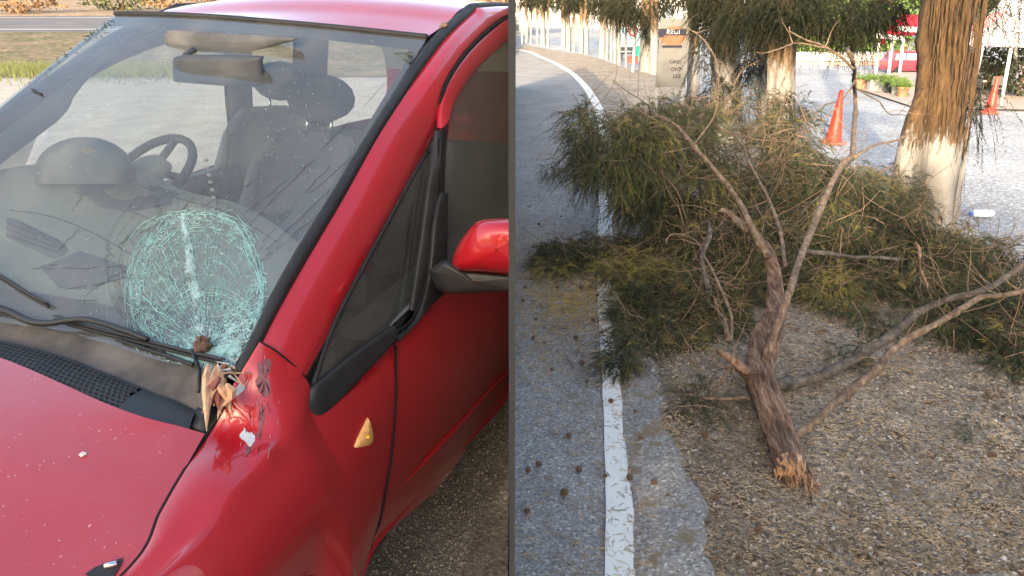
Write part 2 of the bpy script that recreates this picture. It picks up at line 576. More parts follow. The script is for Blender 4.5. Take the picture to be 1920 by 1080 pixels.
# white edge line
V = []; Fc = []
for i, e in enumerate(er):
    t = Vector((er[min(i + 1, len(er) - 1)][0] - er[max(i - 1, 0)][0], er[min(i + 1, len(er) - 1)][1] - er[max(i - 1, 0)][1], 0)).normalized()
    nrm = Vector((t.y, -t.x, 0))
    w = .055 if e[1] < 6 else .075
    for s_ in (-1, 1):
        j_ = .004 * (random.random() - .5)
        V.append((e[0] + nrm.x * s_ * (w + j_), e[1] + nrm.y * s_ * (w + j_), .0135))
    if i: Fc.append((2 * i - 2, 2 * i - 1, 2 * i + 1, 2 * i))
tag(mesh('road_edge_line', V, Fc, M['line'], smooth=False), kind='structure')

# left-hand place
sheet('parking_ground', [(-0.012, -12), (-0.012, 900), (-60, 900), (-60, 23), (-60, -12)], -.006, M['left_ground'])
# gravel edging strip right of the car, in front
k1 = [G(955, 845), G(940, 880), G(900, 985), G(868, 1080), G(850, 1140)]
kk = [(p[0] , p[1]) for p in k1]
kk = [(-.012, kk[0][1])] + kk[1:] + [(-.012, kk[-1][1])]
V = [(x, y, .002) for x, y in kk] + [(x, y, .022) for x, y in kk]
tag(mesh('kerb', V, [tuple(range(6, 12))] + [(i, i + 1, i + 7, i + 6) for i in range(5)] if False else [tuple(range(len(kk), 2 * len(kk)))] + [(i, i + 1, i + 1 + len(kk), i + len(kk)) for i in range(len(kk) - 1)], M['left_kerb'], smooth=False), kind='structure')
# ground rising behind the car towards the far road
def slopez(y): return max(0, .05 * (y - 23))
def band(name, y0, y1, dz, mat, n=2, x0=-160, x1=-0.02, skew=0.0):
    rows = []
    for y in np.linspace(y0, y1, n):
        rows.append([(x, y + skew * x, slopez(y) + dz) for x in np.linspace(x0, x1, 12)])
    return tag(gridmesh(name, rows, mat, smooth=False), kind='structure')
band('verge_left', 18, 33.5, .004, M['verge_grass'], 12)
band('far_road', 33.5, 43.8, .006, M['left_road'], 3)
band('road_edge_line', 34.6, 34.85, .02, M['white_paint'])
band('road_edge_line', 42.2, 42.45, .02, M['white_paint'])
band('bank', 43.8, 90, .0, M['dirt_far'], 6)

# added panel standing in for the border bar between the halves, seen edge-on
wb = MB().box((0, 8.21, .81), (.0085, 14.58, 1.63))
o = wb.build('added_divider', simple('pale_panel', (.22, .22, .22), .8, var=.04))
MB().box((0, .91, .81), (.0089, .02, 1.632)).build('edge_trim', M['divider'], o)
tag(o, 'thin dark grey panel added as border bar between the red car and the road', 'partition')

# ------------------------------------------------------------------ the red car
car = empty('parked_car', (cc * (0 - CX) + ss * (0 - CY), -ss * (0 - CX) + cc * (0 - CY), 0), -YAW,
            label='red hatchback with a shattered windshield and a dented front wing', cat='car')
CUTN = Vector((cc, ss, 0)); CUTP = Vector((CX, CY, 0)) - CUTN * .0075
def cut(o):
    """everything of the car stops at the added divider panel"""
    bm = bmesh.new(); bm.from_mesh(o.data)
    bmesh.ops.bisect_plane(bm, geom=bm.verts[:] + bm.edges[:] + bm.faces[:], dist=1e-5, plane_co=CUTP, plane_no=CUTN, clear_outer=True)
    bm.to_mesh(o.data); bm.free()
    if o.type == 'MESH' and len(o.data.polygons):
        o.data.polygons.foreach_set('use_smooth', [o.get('_s', 1) > 0] * len(o.data.polygons))
    return o
def mir(o, name=None, parent=None):
    """same panel on the other side"""
    me = o.data.copy()
    n = len(me.vertices); a = np.empty(n * 3); me.vertices.foreach_get('co', a)
    a[0::3] *= -1; me.vertices.foreach_set('co', a); me.flip_normals()
    c = bpy.data.objects.new(name or o.name.split('.')[0], me); COL.objects.link(c); c.parent = parent or o.parent
    return c
def bvh(o):
    return BVHTree.FromPolygons([v.co[:] for v in o.data.vertices], [p.vertices[:] for p in o.data.polygons])
def on(tree, px, py, off=.001):
    d = Vector(cray(px, py)).normalized()
    h = tree.ray_cast(Vector(CO), d)
    if h[0] is None: return None
    nrm = h[1] if h[1].dot(d) < 0 else -h[1]
    return np.array(h[0] + nrm * off)

N = 40
# -- side curves, read bottom to top
wbase_r = cps([(130, 640, .925), (190, 665, .925), (300, 710, .925), (375, 745, .925)], 'z')
c_in = cps([(433, 690, .655), (477, 600, .645), (503, 543, .64), (550, 460, .63), (613, 360, .618), (650, 300, .61), (713, 200, .598), (765, 120, .592), (800, 72, .588)], 'x')
c_out = cps([(462, 703, .675), (490, 637, .675), (530, 560, .668), (580, 473, .66), (647, 360, .648), (713, 243, .638), (780, 143, .628), (837, 67, .62), (897, 10, .612)], 'x')
c_gap = cps([(575, 703, .745), (625, 610, .735), (680, 500, .722), (735, 400, .712), (790, 298, .70), (815, 250, .695), (822, 210, .69), (830, 170, .685), (850, 130, .678), (880, 90, .67), (920, 52, .66), (955, 30, .65)], 'x')

# windshield
top = np.array([[-.585, 1.105, 1.52], [-.40, 1.095, 1.557], [-.2, 1.09, 1.575], [0, 1.085, 1.579], [.2, 1.09, 1.572], [.40, 1.10, 1.552], [.588, 1.11, 1.522]])
top = np.array([cp(215, 28, 'x', -.585), cp(300, 29, 'x', -.38), cp(400, 34, 'x', -.17), cp(500, 42, 'x', .04), cp(600, 51, 'x', .23), cp(700, 61, 'x', .41), cp(800, 72, 'x', .588)])
yb = np.polyfit([0, .26 ** 2, .46 ** 2, .60 ** 2, .655 ** 2], [.15, .085, .035, .0, .015], 1)
bot = []
for x in (-.655, -.44, -.22, 0, .22, .44, .655):
    q = cp(433, 690, 'x', .655)
    z = .925 + .055 * (abs(x) / .655) ** 6
    y = .135 - .30 * x * x * (1 - .1 * abs(x))
    bot.append((x, y, z))
bot[-1] = tuple(cp(433, 700, 'x', .655))
bot[0] = (-.655, bot[-1][1], bot[-1][2])
bot = np.array(bot)
rows = []
for t in (0, .25, .5, .75, 1):
    r = bot * (1 - t) + top * t
    edgef = 1 - (np.abs(r[:, 0]) / .66) ** 2
    r[:, 2] += .045 * math.sin(math.pi * t) * edgef * .9
    r[:, 1] -= .040 * math.sin(math.pi * t) * edgef * .9
    rows.append(r)
gsh = loft(rows, 10, 8)
ws = gridmesh('windshield', gsh, M['windshield'], car)
WT = bvh(ws)
# black frit band along the lower edge and the sides (printed on the inner face)
def offs(Gd, d):
    dx = np.gradient(Gd, axis=1); dy = np.gradient(Gd, axis=0)
    n_ = np.cross(dx, dy); n_ /= np.linalg.norm(n_, axis=2)[..., None]
    if n_[..., 2].mean() < 0: n_ = -n_
    return Gd + n_ * d
inner = offs(gsh, -.006)
frit = MB()
gi = inner.shape
def inband(i, j):
    u = j / (gi[1] - 1); v_ = i / (gi[0] - 1)
    return v_ < .085 + .03 * (2 * u - 1) ** 2 or u < .022 or u > .988 or v_ > .962
for i in range(gi[0] - 1):
    for j in range(gi[1] - 1):
        if inband(i + .5, j + .5):
            frit.add([inner[i, j], inner[i, j + 1], inner[i + 1, j + 1], inner[i + 1, j]], [(0, 1, 2, 3)])
fo = frit.build('frit_band', M['plastic'], ws)

# header seal
hs = MB(); hp = rs(top, 60)
hs.tube(hp + [0, .004, .004], .0085, 8)
hs.build('header_seal', M['rubber'], car, True)

# black side molding (loft between c_in and c_out) with raised middle
a_in = rs(c_in, N); 
c_out_w = rs(c_out, N); 
m_in = np.vstack([a_in, [cp(820, 52, 'x', .586)], [cp(835, 38, 'x', .584)], [cp(870, 10, 'x', .580)]])
m_in = rs(m_in, N)
back_in = np.array([[.578, 1.9, 1.622], [.57, 2.5, 1.585], [.55, 2.9, 1.47]])
back_out = np.array([[.612, 1.9, 1.612], [.605, 2.5, 1.575], [.585, 2.9, 1.46]])
mi = np.vstack([m_in, back_in]); mo = np.vstack([c_out_w, back_out])
mi = rs(mi, 90); mo = rs(mo, 90)
mi = mi * .80 + mo * .20
mid = (mi + mo) / 2 + [.004, -.002, .007]
mold = gridmesh('side_molding', loft([mi - [.002, 0, .006], mi * .8 + mo * .2 + [.001, -.002, .005], mid, mo * .8 + mi * .2 + [.005, 0, .003], mo - [0, 0, .012]], 3, 1), M['rubber'], car)
mir(mold)
# pillar + roof rail panel
gp = np.vstack([c_gap, [[.645, 2.0, 1.575], [.635, 2.5, 1.545], [.62, 2.85, 1.44]]])
gp = rs(gp, 90)
qm = .55 * mo + .45 * gp
bul = np.linspace(0, 1, 90)[:, None]
pil = gridmesh('pillar_panel', loft([mo - [.004, 0, .006], mo * .8 + gp * .2 + np.array([.006, -.006, .004]), qm + np.array([.013, -.014, .006]), .25 * mo + .75 * gp + np.array([.014, -.012, .0]), .08 * mo + .92 * gp + [.006, -.004, 0], gp, gp + [-.012, .006, -.004]], 5, 1), M['paint'], car)
mir(pil)

# roof
er_ = rs(np.vstack([m_in[-12:], back_in]), 14)
hdr = top + [0, .012, .006]
rr_ = []
ys = [1.11, 1.25, 1.43, 1.8, 2.3, 2.7, 2.9]
ez = np.interp(ys, mi[:, 1], mi[:, 2]); ex = np.interp(ys, mi[:, 1], mi[:, 0])
rr_.append(hdr)
for k in range(1, 7):
    row = []
    crown = [0, .030, .034, .036, .036, .036, .03][k]
    for x in np.linspace(-1, 1, 7):
        row.append((x * ex[k], ys[k] - .02 * (1 - x * x), ez[k] - .003 + crown * (1 - x ** 2)))
    rr_.append(row)
roof = gridmesh('roof', loft(rr_, 8, 6), M['paint_dusty'], car)
rearp = loft([rr_[-1], [(x * .56, 3.02, 1.32) for x in np.linspace(-1, 1, 7)], [(x * .62, 3.12, 1.10) for x in np.linspace(-1, 1, 7)], [(x * .72, 3.16, .95) for x in np.linspace(-1, 1, 7)], [(x * .78, 3.17, .60) for x in np.linspace(-1, 1, 7)], [(x * .76, 3.12, .28) for x in np.linspace(-1, 1, 7)]], 4, 4)
tg = gridmesh('tailgate', rearp[5:], M['paint'], car)
rg = gridmesh('rear_window', rearp[:6], M['side_glass'], car)

# -- bonnet
brear = [tuple(cp(10, 690, 'z', .925)), tuple(cp(90, 722, 'z', .922)), tuple(cp(220, 765, 'z', .912)), tuple(cp(340, 800, 'z', .898)), tuple(cp(383, 812, 'z', .890))]
brear = np.array([(-x, y, z) for x, y, z in brear[::-1]][:-1] + brear[:1] + brear[1:])
brear = np.array([(-.640, -.052, .89), (-.58, -.05, .898), (-.36, -.03, .912), (0, .0, .93)] + [tuple(cp(220, 765, 'z', .915)), tuple(cp(340, 800, 'z', .900)), tuple(cp(384, 813, 'z', .891))])
def brow(y, xe, ze, zc, yb_):
    out = []
    for f in (-1, -.86, -.5, 0, .5, .86, 1):
        out.append((f * xe, y - yb_ * (1 - f * f), ze + (zc - ze) * (1 - abs(f) ** 2.6)))
    return out
g1 = cp(340, 890, 'z', .872); g2 = cp(300, 960, 'z', .855); g3 = cp(245, 1062, 'z', .830)
brows = [brear,
         brow(g1[1], g1[0], g1[2], .915, -.02), brow(g2[1], g2[0], g2[2], .900, -.01), brow(g3[1], g3[0], g3[2], .872, .02),
         brow(-.52, .66, .775, .835, .08), brow(-.68, .60, .70, .765, .12), brow(-.74, .58, .64, .70, .14)]
bon = gridmesh('bonnet', loft(brows, 8, 8), M['paint_dusty'], car)
# front bumper under it
fb = [brow(-.745, .60, .62, .66, .15), brow(-.80, .74, .50, .52, .14), brow(-.80, .76, .34, .34, .14), brow(-.76, .74, .20, .20, .14)]
bmp_ = gridmesh('bumper', loft(fb, 4, 4), M['paint'], car)

# -- fender + side as one continuous grid, split into panels at the door gap
def col(inner, mid1, mid2, sh, rest):
    return [inner, mid1, mid2, sh] + rest
zs = [.84, .76, .66, .56, .47, .40, .34]
xs = [.798, .822, .834, .830, .818, .806, .792]
def arch(y):
    """lowest body point round the front wheel"""
    yc, rz_ = -.2, .275
    d = abs(y - yc)
    if d < rz_: return .30 + .28 * math.sqrt(max(0, 1 - (d / rz_) ** 4))
    return .30
cols = []
gapI = [(-.74, .58, .64), (-.68, .60, .70), (-.52, .66, .775), (g3[1], g3[0], g3[2]), (g2[1], g2[0], g2[2]), (g1[1], g1[0], g1[2]), (-.060, .648, .889)]
gapI = [np.array((x, y, z)) for y, x, z in gapI]
n1 = cp(437, 728, 'x', .672); n2 = cp(490, 642, 'x', .69)
gapI += [n1, n2]
seam = [cp(490, 642, 'x', .69), cp(515, 656, 'x', .708), cp(545, 680, 'x', .728), cp(573, 706, 'x', .747)]
def lower(y, xoff=0, squeeze=0):
    lo = arch(y)
    out = []
    for z, x in zip(zs, xs):
        zz = .84 - (.84 - z) * (.84 - max(lo, .30)) / (.84 - .34) if True else z
        out.append(np.array((x + xoff, y, zz)))
    return out
for k, I in enumerate(gapI):
    y = I[1]
    if k <= 6:
        xo = {0: -.20, 1: -.12, 2: -.045, 3: -.012, 4: -.003, 5: 0, 6: 0}[k]
        sh = np.array((.772 + xo * .9, y, min(.872, I[2] + .0) - .004 + (0 if k > 2 else -.01)))
        low = lower(y, xo)
        if k <= 1:
            for q in low: q[2] = I[2] - .03 - (.84 - q[2]) * (I[2] - .35) / .5
            sh[2] = I[2] - .01
        zt = I[2]
        cols.append([I - [.004, 0, .012], I, I * .55 + sh * .45 + [0, 0, .008], sh] + low)
    elif k == 7:
        sh = np.array((.776, .005, .880)); 
        cols.append([I - [.004, 0, .012], I, I * .5 + sh * .5 + [.006, 0, -.002], sh] + lower(.012))
    else:
        cols.append([seam[0] - [.006, 0, .010], seam[0], (seam[1] + seam[2]) / 2, seam[3] + [.004, 0, -.012]] + [np.array((.772, .085, .865)), *lower(.085)[1:]])
A = np.array(cols)
fend = gridmesh('front_wing', loft(list(A), 16, 10), M['paint'], car)
# carve the dent: crushed, pushed-in corner below the windshield
def dent(o, c, r, depth):
    c = np.array(c)
    for v in o.data.vertices:
        d = (np.array(v.co) - c) / r
        q = float(d @ d)
        if q < 9:
            v.co.z -= depth * math.exp(-q); v.co.x -= depth * .6 * math.exp(-q)
dent(fend, cp(470, 790, 'z', .88), np.array((.035, .075, .08)), .020)
dent(fend, cp(500, 730, 'z', .92), np.array((.022, .04, .05)), -.006)
dent(fend, cp(497, 862, 'z', .86), np.array((.016, .030, .05)), -.010)
dent(fend, cp(470, 740, 'z', .93), np.array((.018, .020, .04)), .014)
dent(fend, cp(515, 800, 'z', .86), np.array((.012, .045, .05)), -.005)
from mathutils import noise as mnoise
cz = np.array(cp(480, 770, 'z', .89))
for v in fend.data.vertices:
    d = (np.array(v.co) - cz) / np.array((.05, .10, .09)); q = float(d @ d)
    if q < 6:
        k_ = math.exp(-q) * .004
        nv_ = mnoise.turbulence(Vector(v.co) * 22, 3, True)
        v.co.z += k_ * (nv_ - .6); v.co.x += k_ * .7 * (mnoise.noise(Vector(v.co) * 30))
# rear part of the wing, between the quarter window corner and the door gap
gapx = cps([(741, 648, .792), (741, 700, .806), (740, 760, .818), (733, 850, .829), (722, 920, .826), (712, 975, .812), (700, 1003, .803), (694, 1025, .795)], 'x')
fr = [np.array(p) for p in cols[-1][3:]]
tq = cps([(572, 775, .752), (600, 778, .768), (660, 722, .774), (738, 642, .783)], 'x')
sec0 = [fr[0], *fr[1:]]
secG = [tq[3]] + list(rs(gapx[1:], 7))
sec = []
for t in (0, .15, .55, 1):
    s0 = np.array(sec0); s1 = np.array(secG)
    sec.append(s0 * (1 - t) + s1 * t)
sec[1][0] = tq[1]; sec[2][0] = tq[2]; sec[3][0] = tq[3]
wing2 = gridmesh('front_wing', loft(sec, 6, 6), M['paint'], car)
# door outer skin
bel = cps([(741, 640, .785), (800, 575, .795), (835, 548, .80), (880, 500, .805), (955, 425, .805)], 'x')
belr = np.array([(.805, 1.7, .93), (.80, 2.4, .95), (.76, 3.05, .97)])
dsec = []
gG = np.array(secG); gG[0] = bel[0]
dsec.append(gG)
for y, top_ in ((.62, None), (1.0, None), (1.5, None), (2.2, None), (2.8, None), (3.12, None)):
    zt = np.interp(y, [.39, .62, 1.0, 1.7, 2.4, 3.1], [.88, .905, .915, .93, .95, .965])
    xo = 0 if y < 2.3 else (-.02 if y < 3 else -.09)
    zr = [.84, .76, .66, .56, .48, .40, .335]
    dsec.append(np.array([(.797 + xo, y, zt)] + [(x + xo + .004, y, z) for x, z in zip([.812, .830, .838, .832, .820, .808, .796], zr)][0:7]))
dd = loft(dsec, 8, 6)
door = gridmesh('door', dd, M['paint'], car)
DT = bvh(door)
# sill with lip
sl_ = cps([(694, 1040, .79), (720, 1003, .795), (760, 958, .798), (800, 915, .80), (860, 850, .80), (955, 742, .80)], 'x')
sl_ = np.vstack([[(.782, .13, .33)], sl_, [(.80, 1.9, .285), (.79, 2.9, .28)]])
sp = rs(sl_, 50)
sill = gridmesh('sill', loft([sp + [-.004, 0, .055], sp + [.004, 0, .048], sp + [.006, 0, .03], sp + [.002, 0, .018], sp + [.008, 0, .008], sp, sp + [-.02, 0, -.03], sp + [-.10, 0, -.06], sp + [-.4, 0, -.07]], 3, 1), M['paint'], car)
mir(sill)
# raised waist strip pressed in the door
cr = [on(DT, x, y, .001) for x, y in [(762, 903), (790, 872), (820, 838), (860, 795), (900, 750), (950, 697)]]
cr = rs(np.array(cr), 40)
rad = np.r_[np.linspace(.001, .009, 8), np.full(32, .009)]
rb = MB().tube(cr, rad, 10).build('rubbing_strip', M['paint'], door, True)

for o in (fend, wing2, door): mir(o)
mg = MB().box((0, .5, .22), (1.3, 3.0, .05)).build('underbody', M['plastic'], car)
mg = MB().box((0, -.35, .5), (1.1, .6, .3)).build('engine_block', M['plastic'], car)

# panel gaps: narrow dark channels following the joints
def ribbon(tree, px, w, name, mat, parent, off=.0012, k=6):
    P = catmull(np.array(px, float), k)
    Q = [on(tree, x, y, off) for x, y in P]
    Q = np.array([q for q in Q if q is not None])
    if len(Q) < 2: return None
    return MB().tube(Q, w, 5).build(name, mat, parent, True)
def seamline(P3, w, name='panel_gap', parent=None, off=(0, 0, 0)):
    return MB().tube(np.array(P3) + off, w, 6).build(name, M['gap'], parent or car, True)
seamline(rs(gapx, 40), .0032, off=(.0015, 0, 0))
seamline(rs(np.array(gapI[2:8]), 60), .0042, off=(0, 0, -.002))
seamline(rs(np.array(seam), 20), .0018, off=(.0, -.001, .001))
seamline(rs(c_gap[5:], 60), .0075, off=(.002, 0, 0))
seamline(rs(c_gap[:6], 40), .003)

# quarter window
qL = cps([(580, 742, .752), (625, 612, .739), (680, 503, .726), (735, 402, .716), (790, 302, .704), (803, 285, .700)], 'x')
qB = cps([(580, 742, .752), (640, 700, .758), (700, 654, .764), (738, 624, .766), (770, 580, .757), (778, 540, .752), (790, 450, .735), (800, 370, .717), (806, 286, .701)], 'x')
a_ = rs(qL, 30); b_ = rs(qB, 30, False)
qw = gridmesh('quarter_window', loft([a_, (a_ + b_) / 2 + [.004, 0, 0], b_], 4, 1), M['side_glass'], car)
MB().tube(a_, .006, 6).build('window_seal', M['rubber'], qw, True)
MB().tube(b_[:18], .006, 6).build('window_seal', M['rubber'], qw, True)
mir(qw)
# black sill trim below the quarter window
t0 = cps([(575, 735, .750), (592, 722, .760), (660, 668, .768), (735, 612, .772)], 'x')
t1 = cps([(568, 772, .756), (600, 776, .772), (665, 715, .782), (740, 636, .790)], 'x')
t0 = rs(t0, 30); t1 = rs(t1, 30)
tr = gridmesh('window_trim', loft([t0 - [.01, 0, 0], t0 + [.006, 0, .002], t0 * .5 + t1 * .5 + [.010, 0, .004], t1 + [.008, 0, .002], t1 - [.004, 0, .006]], 4, 1), M['plastic'], qw)
# vertical division bar + black sail panel in front of the door glass
s0 = cps([(770, 582, .772), (790, 450, .752), (803, 350, .735), (812, 290, .722), (818, 245, .712)], 'x')
s1 = cps([(795, 590, .79), (812, 470, .776), (822, 360, .752), (824, 290, .737), (828, 240, .716)], 'x')
gridmesh('division_bar', loft([rs(s0, 20) - [.006, 0, 0], rs(s0, 20) + [.006, 0, 0], rs(s1, 20) + [.006, 0, 0], rs(s1, 20)], 3, 1), M['plastic'], car)
seamline(rs(cps([(742, 625, .793), (775, 595, .793), (797, 540, .79), (812, 440, .772), (820, 350, .752), (822, 260, .725)], 'x'), 40), .0032)
e0 = cps([(742, 634, .797), (780, 598, .799), (805, 520, .792), (815, 420, .776), (826, 365, .763), (834, 362, .763)], 'x')
e1 = cps([(745, 640, .800), (812, 565, .803), (832, 545, .803), (835, 490, .800), (836, 430, .785), (836, 364, .765)], 'x')
sail = gridmesh('sail_panel', loft([rs(e0, 24) - [.006, 0, 0], rs(e0, 24) + [.004, 0, 0], (rs(e0, 24) + rs(e1, 24)) / 2 + [.008, 0, 0], rs(e1, 24) + [.005, 0, 0], rs(e1, 24) - [.012, 0, 0]], 3, 1), M['plastic'], door)
f0 = cps([(822, 258, .722), (820, 300, .735), (818, 350, .75), (815, 420, .772)], 'x'); f1 = cps([(842, 218, .712), (836, 290, .735), (834, 365, .755), (836, 430, .775)], 'x')
gridmesh('window_channel', loft([rs(f0, 14), (rs(f0, 14) + rs(f1, 14)) / 2 + [.004, 0, 0], rs(f1, 14)], 3, 1), M['plastic'], door)
# door frame (red) between gap and glass
h0 = cps([(827, 240, .718), (827, 205, .70), (836, 168, .692), (856, 130, .684), (886, 92, .676), (925, 56, .666), (955, 36, .66)], 'x')
h1 = cps([(841, 218, .712), (850, 195, .706), (862, 172, .702), (884, 140, .696), (912, 110, .690), (938, 88, .684), (955, 76, .68)], 'x')
h0 = np.vstack([h0, [(.652, 2.0, 1.555), (.64, 2.6, 1.49)]]); h1 = np.vstack([h1, [(.672, 2.0, 1.49), (.66, 2.5, 1.42)]])
h0 = rs(h0, 50); h1 = rs(h1, 50)
dfm = gridmesh('door_frame', loft([h0 - [.012, 0, 0], h0 + [.002, 0, 0], (h0 + h1) / 2 + [.009, 0, 0], h1 + [.004, 0, 0], h1 - [.01, 0, 0]], 4, 1), M['paint'], car)
mir(dfm)
# door glass
k0 = rs(np.vstack([h1[:1] + [-.004, 0, 0], h1[4:44:4] - [.004, 0, 0]]), 40)
k1_ = rs(np.array([bel[1] * .5 + bel[2] * .5 - [.03, 0, -.01], bel[2] - [.026, 0, -.006], bel[3] - [.026, 0, -.004], bel[4] - [.026, 0, 0], (.775, 1.5, .93), (.77, 2.3, .95), (.74, 2.7, .97)]), 40)
k0[0] = cp(836, 300, 'x', .728)
dgl = gridmesh('door_window', loft([k1_, (k0 + k1_) / 2 + [.018, 0, 0], k0], 5, 1), M['side_glass'], car)
dgm = mir(dgl)
dgm.data.materials[0] = glass_mat('far_side_glass', (.92, .95, .92), 1.0)
# B and C posts on both sides
for sx in (1, -1):
    for ya, yb2, w in ((1.95, 1.84, .085), (2.55, 2.42, .15)):
        P0 = np.array([(sx * .785, ya, .93), (sx * .745, (ya + yb2) / 2, 1.2), (sx * .655, yb2, 1.52)])
        P = rs(P0, 10)
        gridmesh('door_pillar', [P + [0, -w, 0], P + [sx * .004, 0, 0], P + [0, w, 0]], M['plastic'], car)
        gridmesh('pillar_trim', [P + [-sx * .02, -w, 0], P + [-sx * .035, 0, 0], P + [-sx * .02, w, 0]], M['headliner'], car)

# -- mirror
mr = empty('door_mirror', (0, 0, 0)); mr.parent = car
def mp(px, py, y): return cp(px, py, 'y', y)
def ring(cxp, yv, pts): return [mp(x, y, yv) for x, y in pts]
front = [(849, 500), (852, 478), (868, 447), (895, 417), (930, 411), (960, 412), (1000, 425), (1010, 470), (1005, 515), (955, 514), (900, 510), (862, 508)]
fc = np.array([930., 468.])
rows = []
for f, y in ((1.0, .60), (1.03, .555), (1.0, .53), (.88, .505), (.6, .487), (.25, .48), (.02, .478)):
    rows.append([mp(*(fc + (np.array(p) - fc) * f), y) for p in front + front[:1]])
housing = gridmesh('mirror_housing', loft(rows, 4, 4), M['paint'], mr)
cap = [(897, 418), (905, 408), (925, 401), (955, 399), (1000, 405), (1000, 426), (955, 414), (925, 413)]
rows = [[mp(*p, y) for p in cap + cap[:1]] for y in (.64, .585, .57)]
gridmesh('mirror_rim', loft(rows, 2, 3), M['plastic'], mr)
# base arm
mb = MB()
arm = [[(806, 508), (835, 487), (850, 505), (905, 512), (960, 517), (1000, 520), (1000, 548), (955, 546), (905, 548), (832, 549), (815, 530)]]
rows = []
for y, f in ((.66, 1.0), (.56, 1.02), (.535, .97), (.525, .8), (.52, .05)):
    c = np.array([890., 528.])
    rows.append([mp(*(c + (np.array(p) - c) * f), y) for p in arm[0] + arm[0][:1]])
gridmesh('mirror_arm', loft(rows, 3, 2), M['plastic'], mr)
mgl = [mp(x, y, .615) for x, y in front]
mesh('mirror_glass', mgl, [tuple(range(len(mgl)))], M['chrome'], mr, False)

# -- repeater lamp
FT = bvh(wing2)
rp = [(688, 785), (693, 792), (697, 812), (697, 828), (690, 835), (668, 839), (665, 836), (672, 818)]
rc = np.array([684., 818.])
rings = []
for f, off in ((1.06, .0), (1.0, .004), (.85, .007), (.5, .009), (.02, .010)):
    rings.append([on(FT, *(rc + (np.array(p) - rc) * f), off) for p in rp + rp[:1]])
lamp = gridmesh('side_repeater', rings, M['amber'], car)
lb = on(FT, 683, 820, .0105)
MB().lathe(lb, [(.0, .004), (.004, .003), (.005, 0), (.004, -.003), (0, -.004)], 8).build('bulb', simple('orange_bulb', (.95, .55, .08), .2), lamp, True)

# -- headlight
hl = cps([(165, 1072, .795), (200, 1056, .808), (243, 1044, .818), (238, 1075, .80), (215, 1110, .78), (150, 1120, .76)], 'z') + [0, 0, .012]
hlo = MB().add(np.vstack([hl, hl - [0, 0, .05], [hl.mean(0) + [0, 0, .006]]]), [(i, (i + 1) % 6, 12) for i in range(6)] + [(i, i + 6, (i + 1) % 6 + 6, (i + 1) % 6) for i in range(6)]).build('headlight', M['plastic'], car, True)
MB().box(tuple(cp(212, 1064, 'z', .825)), (.05, .014, .006), .6).build('lamp_reflector', M['chrome'], hlo)
mir(hlo)

# -- cowl: dusty tray, perforated grille, end caps
gz = offs(gsh, .0)[0]
u6 = np.linspace(0, 1, 41)
base_curve = rs(bot, 41)
up_ = base_curve + [0, -.002, -.004]
g_top = cps([(10, 640, .912), (60, 652, .912), (130, 672, .91), (185, 694, .908), (240, 716, .905), (285, 735, .902), (330, 752, .90), (368, 770, .897)], 'z')
g_bot = cps([(10, 690, .928), (50, 706, .926), (90, 722, .924), (160, 745, .920), (220, 764, .916), (280, 783, .909), (320, 794, .904), (352, 801, .900)], 'z') + [0, .003, -.006]
def fullw(P):
    P = np.array(P); 
    L = P.copy(); L[:, 0] *= -1; L = L[::-1]
    x0 = P[0][0]
    keep = L[L[:, 0] < min(-abs(x0), -.02)]
    return rs(np.vstack([keep, P]), 81)
gt, gb = fullw(g_top), fullw(g_bot)
tray = gridmesh('cowl_tray', loft([rs(base_curve + [0, .03, .001], 81), rs(base_curve + [0, .0, -.001], 81) , rs(base_curve, 81) * .5 + gt * .5 + [0, 0, -.012], gt + [0, .004, -.006], gt], 3, 1), M['cowl'], car)
# perforated grille with real holes
surf = loft([gt, gt * .66 + gb * .34 + [0, 0, .004], gt * .33 + gb * .67 + [0, 0, .004], gb], 6, 1)
def sv(u, v_):
    i = min(max(v_, 0), 1) * (surf.shape[0] - 1); j = min(max(u, 0), 1) * (surf.shape[1] - 1)
    i0, j0 = int(min(i, surf.shape[0] - 2)), int(min(j, surf.shape[1] - 2)); fi, fj = i - i0, j - j0
    return (surf[i0, j0] * (1 - fi) * (1 - fj) + surf[i0 + 1, j0] * fi * (1 - fj) + surf[i0, j0 + 1] * (1 - fi) * fj + surf[i0 + 1, j0 + 1] * fi * fj)
L_u = np.linalg.norm(np.diff(surf[9], axis=0), axis=1).sum()
W_v = np.linalg.norm(surf[-1, 50] - surf[0, 50])
s_ = .0150                     # hole pitch in metres
du = s_ / L_u; dv = s_ * .866 / W_v
j_end = 0
gr = MB()
px240 = cp(252, 745, 'z', .91)[0]
dists = np.abs(surf[9][:, 0] - px240); ustop = np.argmin(dists) / (surf.shape[1] - 1)
ustart = 1 - ustop
nv = int(.80 / dv)
v0 = .13
row_i = 0
v_ = v0
while v_ < .90:
    u = ustart + (du / 2 if row_i % 2 else 0)
    while u < ustop - (.0 if v_ > .4 else .01):
        outer = []; inn = []; deep = []
        for k in range(6):
            th = math.pi / 6 + k * math.pi / 3
            ou, ov = du * .5775 * math.cos(th), dv / .866 * .5775 * math.sin(th)
            outer.append(sv(u + ou, v_ + ov))
            inn.append(sv(u + ou * .74, v_ + ov * .74)); deep.append(sv(u + ou * .70, v_ + ov * .70) - [0, 0, .008])
        gr.add(outer + inn + deep, [(k, (k + 1) % 6, 6 + (k + 1) % 6, 6 + k) for k in range(6)] + [(6 + k, 6 + (k + 1) % 6, 12 + (k + 1) % 6, 12 + k) for k in range(6)])
        u += du
    v_ += dv; row_i += 1
grille = gr.build('cowl_grille', M['plastic'], car)
def solidband(u0, u1, va, vb):
    g_ = [[sv(u, v2) for u in np.linspace(u0, u1, 60)] for v2 in np.linspace(va, vb, 5)]
    return gridmesh('cowl_panel', g_, M['plastic'], car)
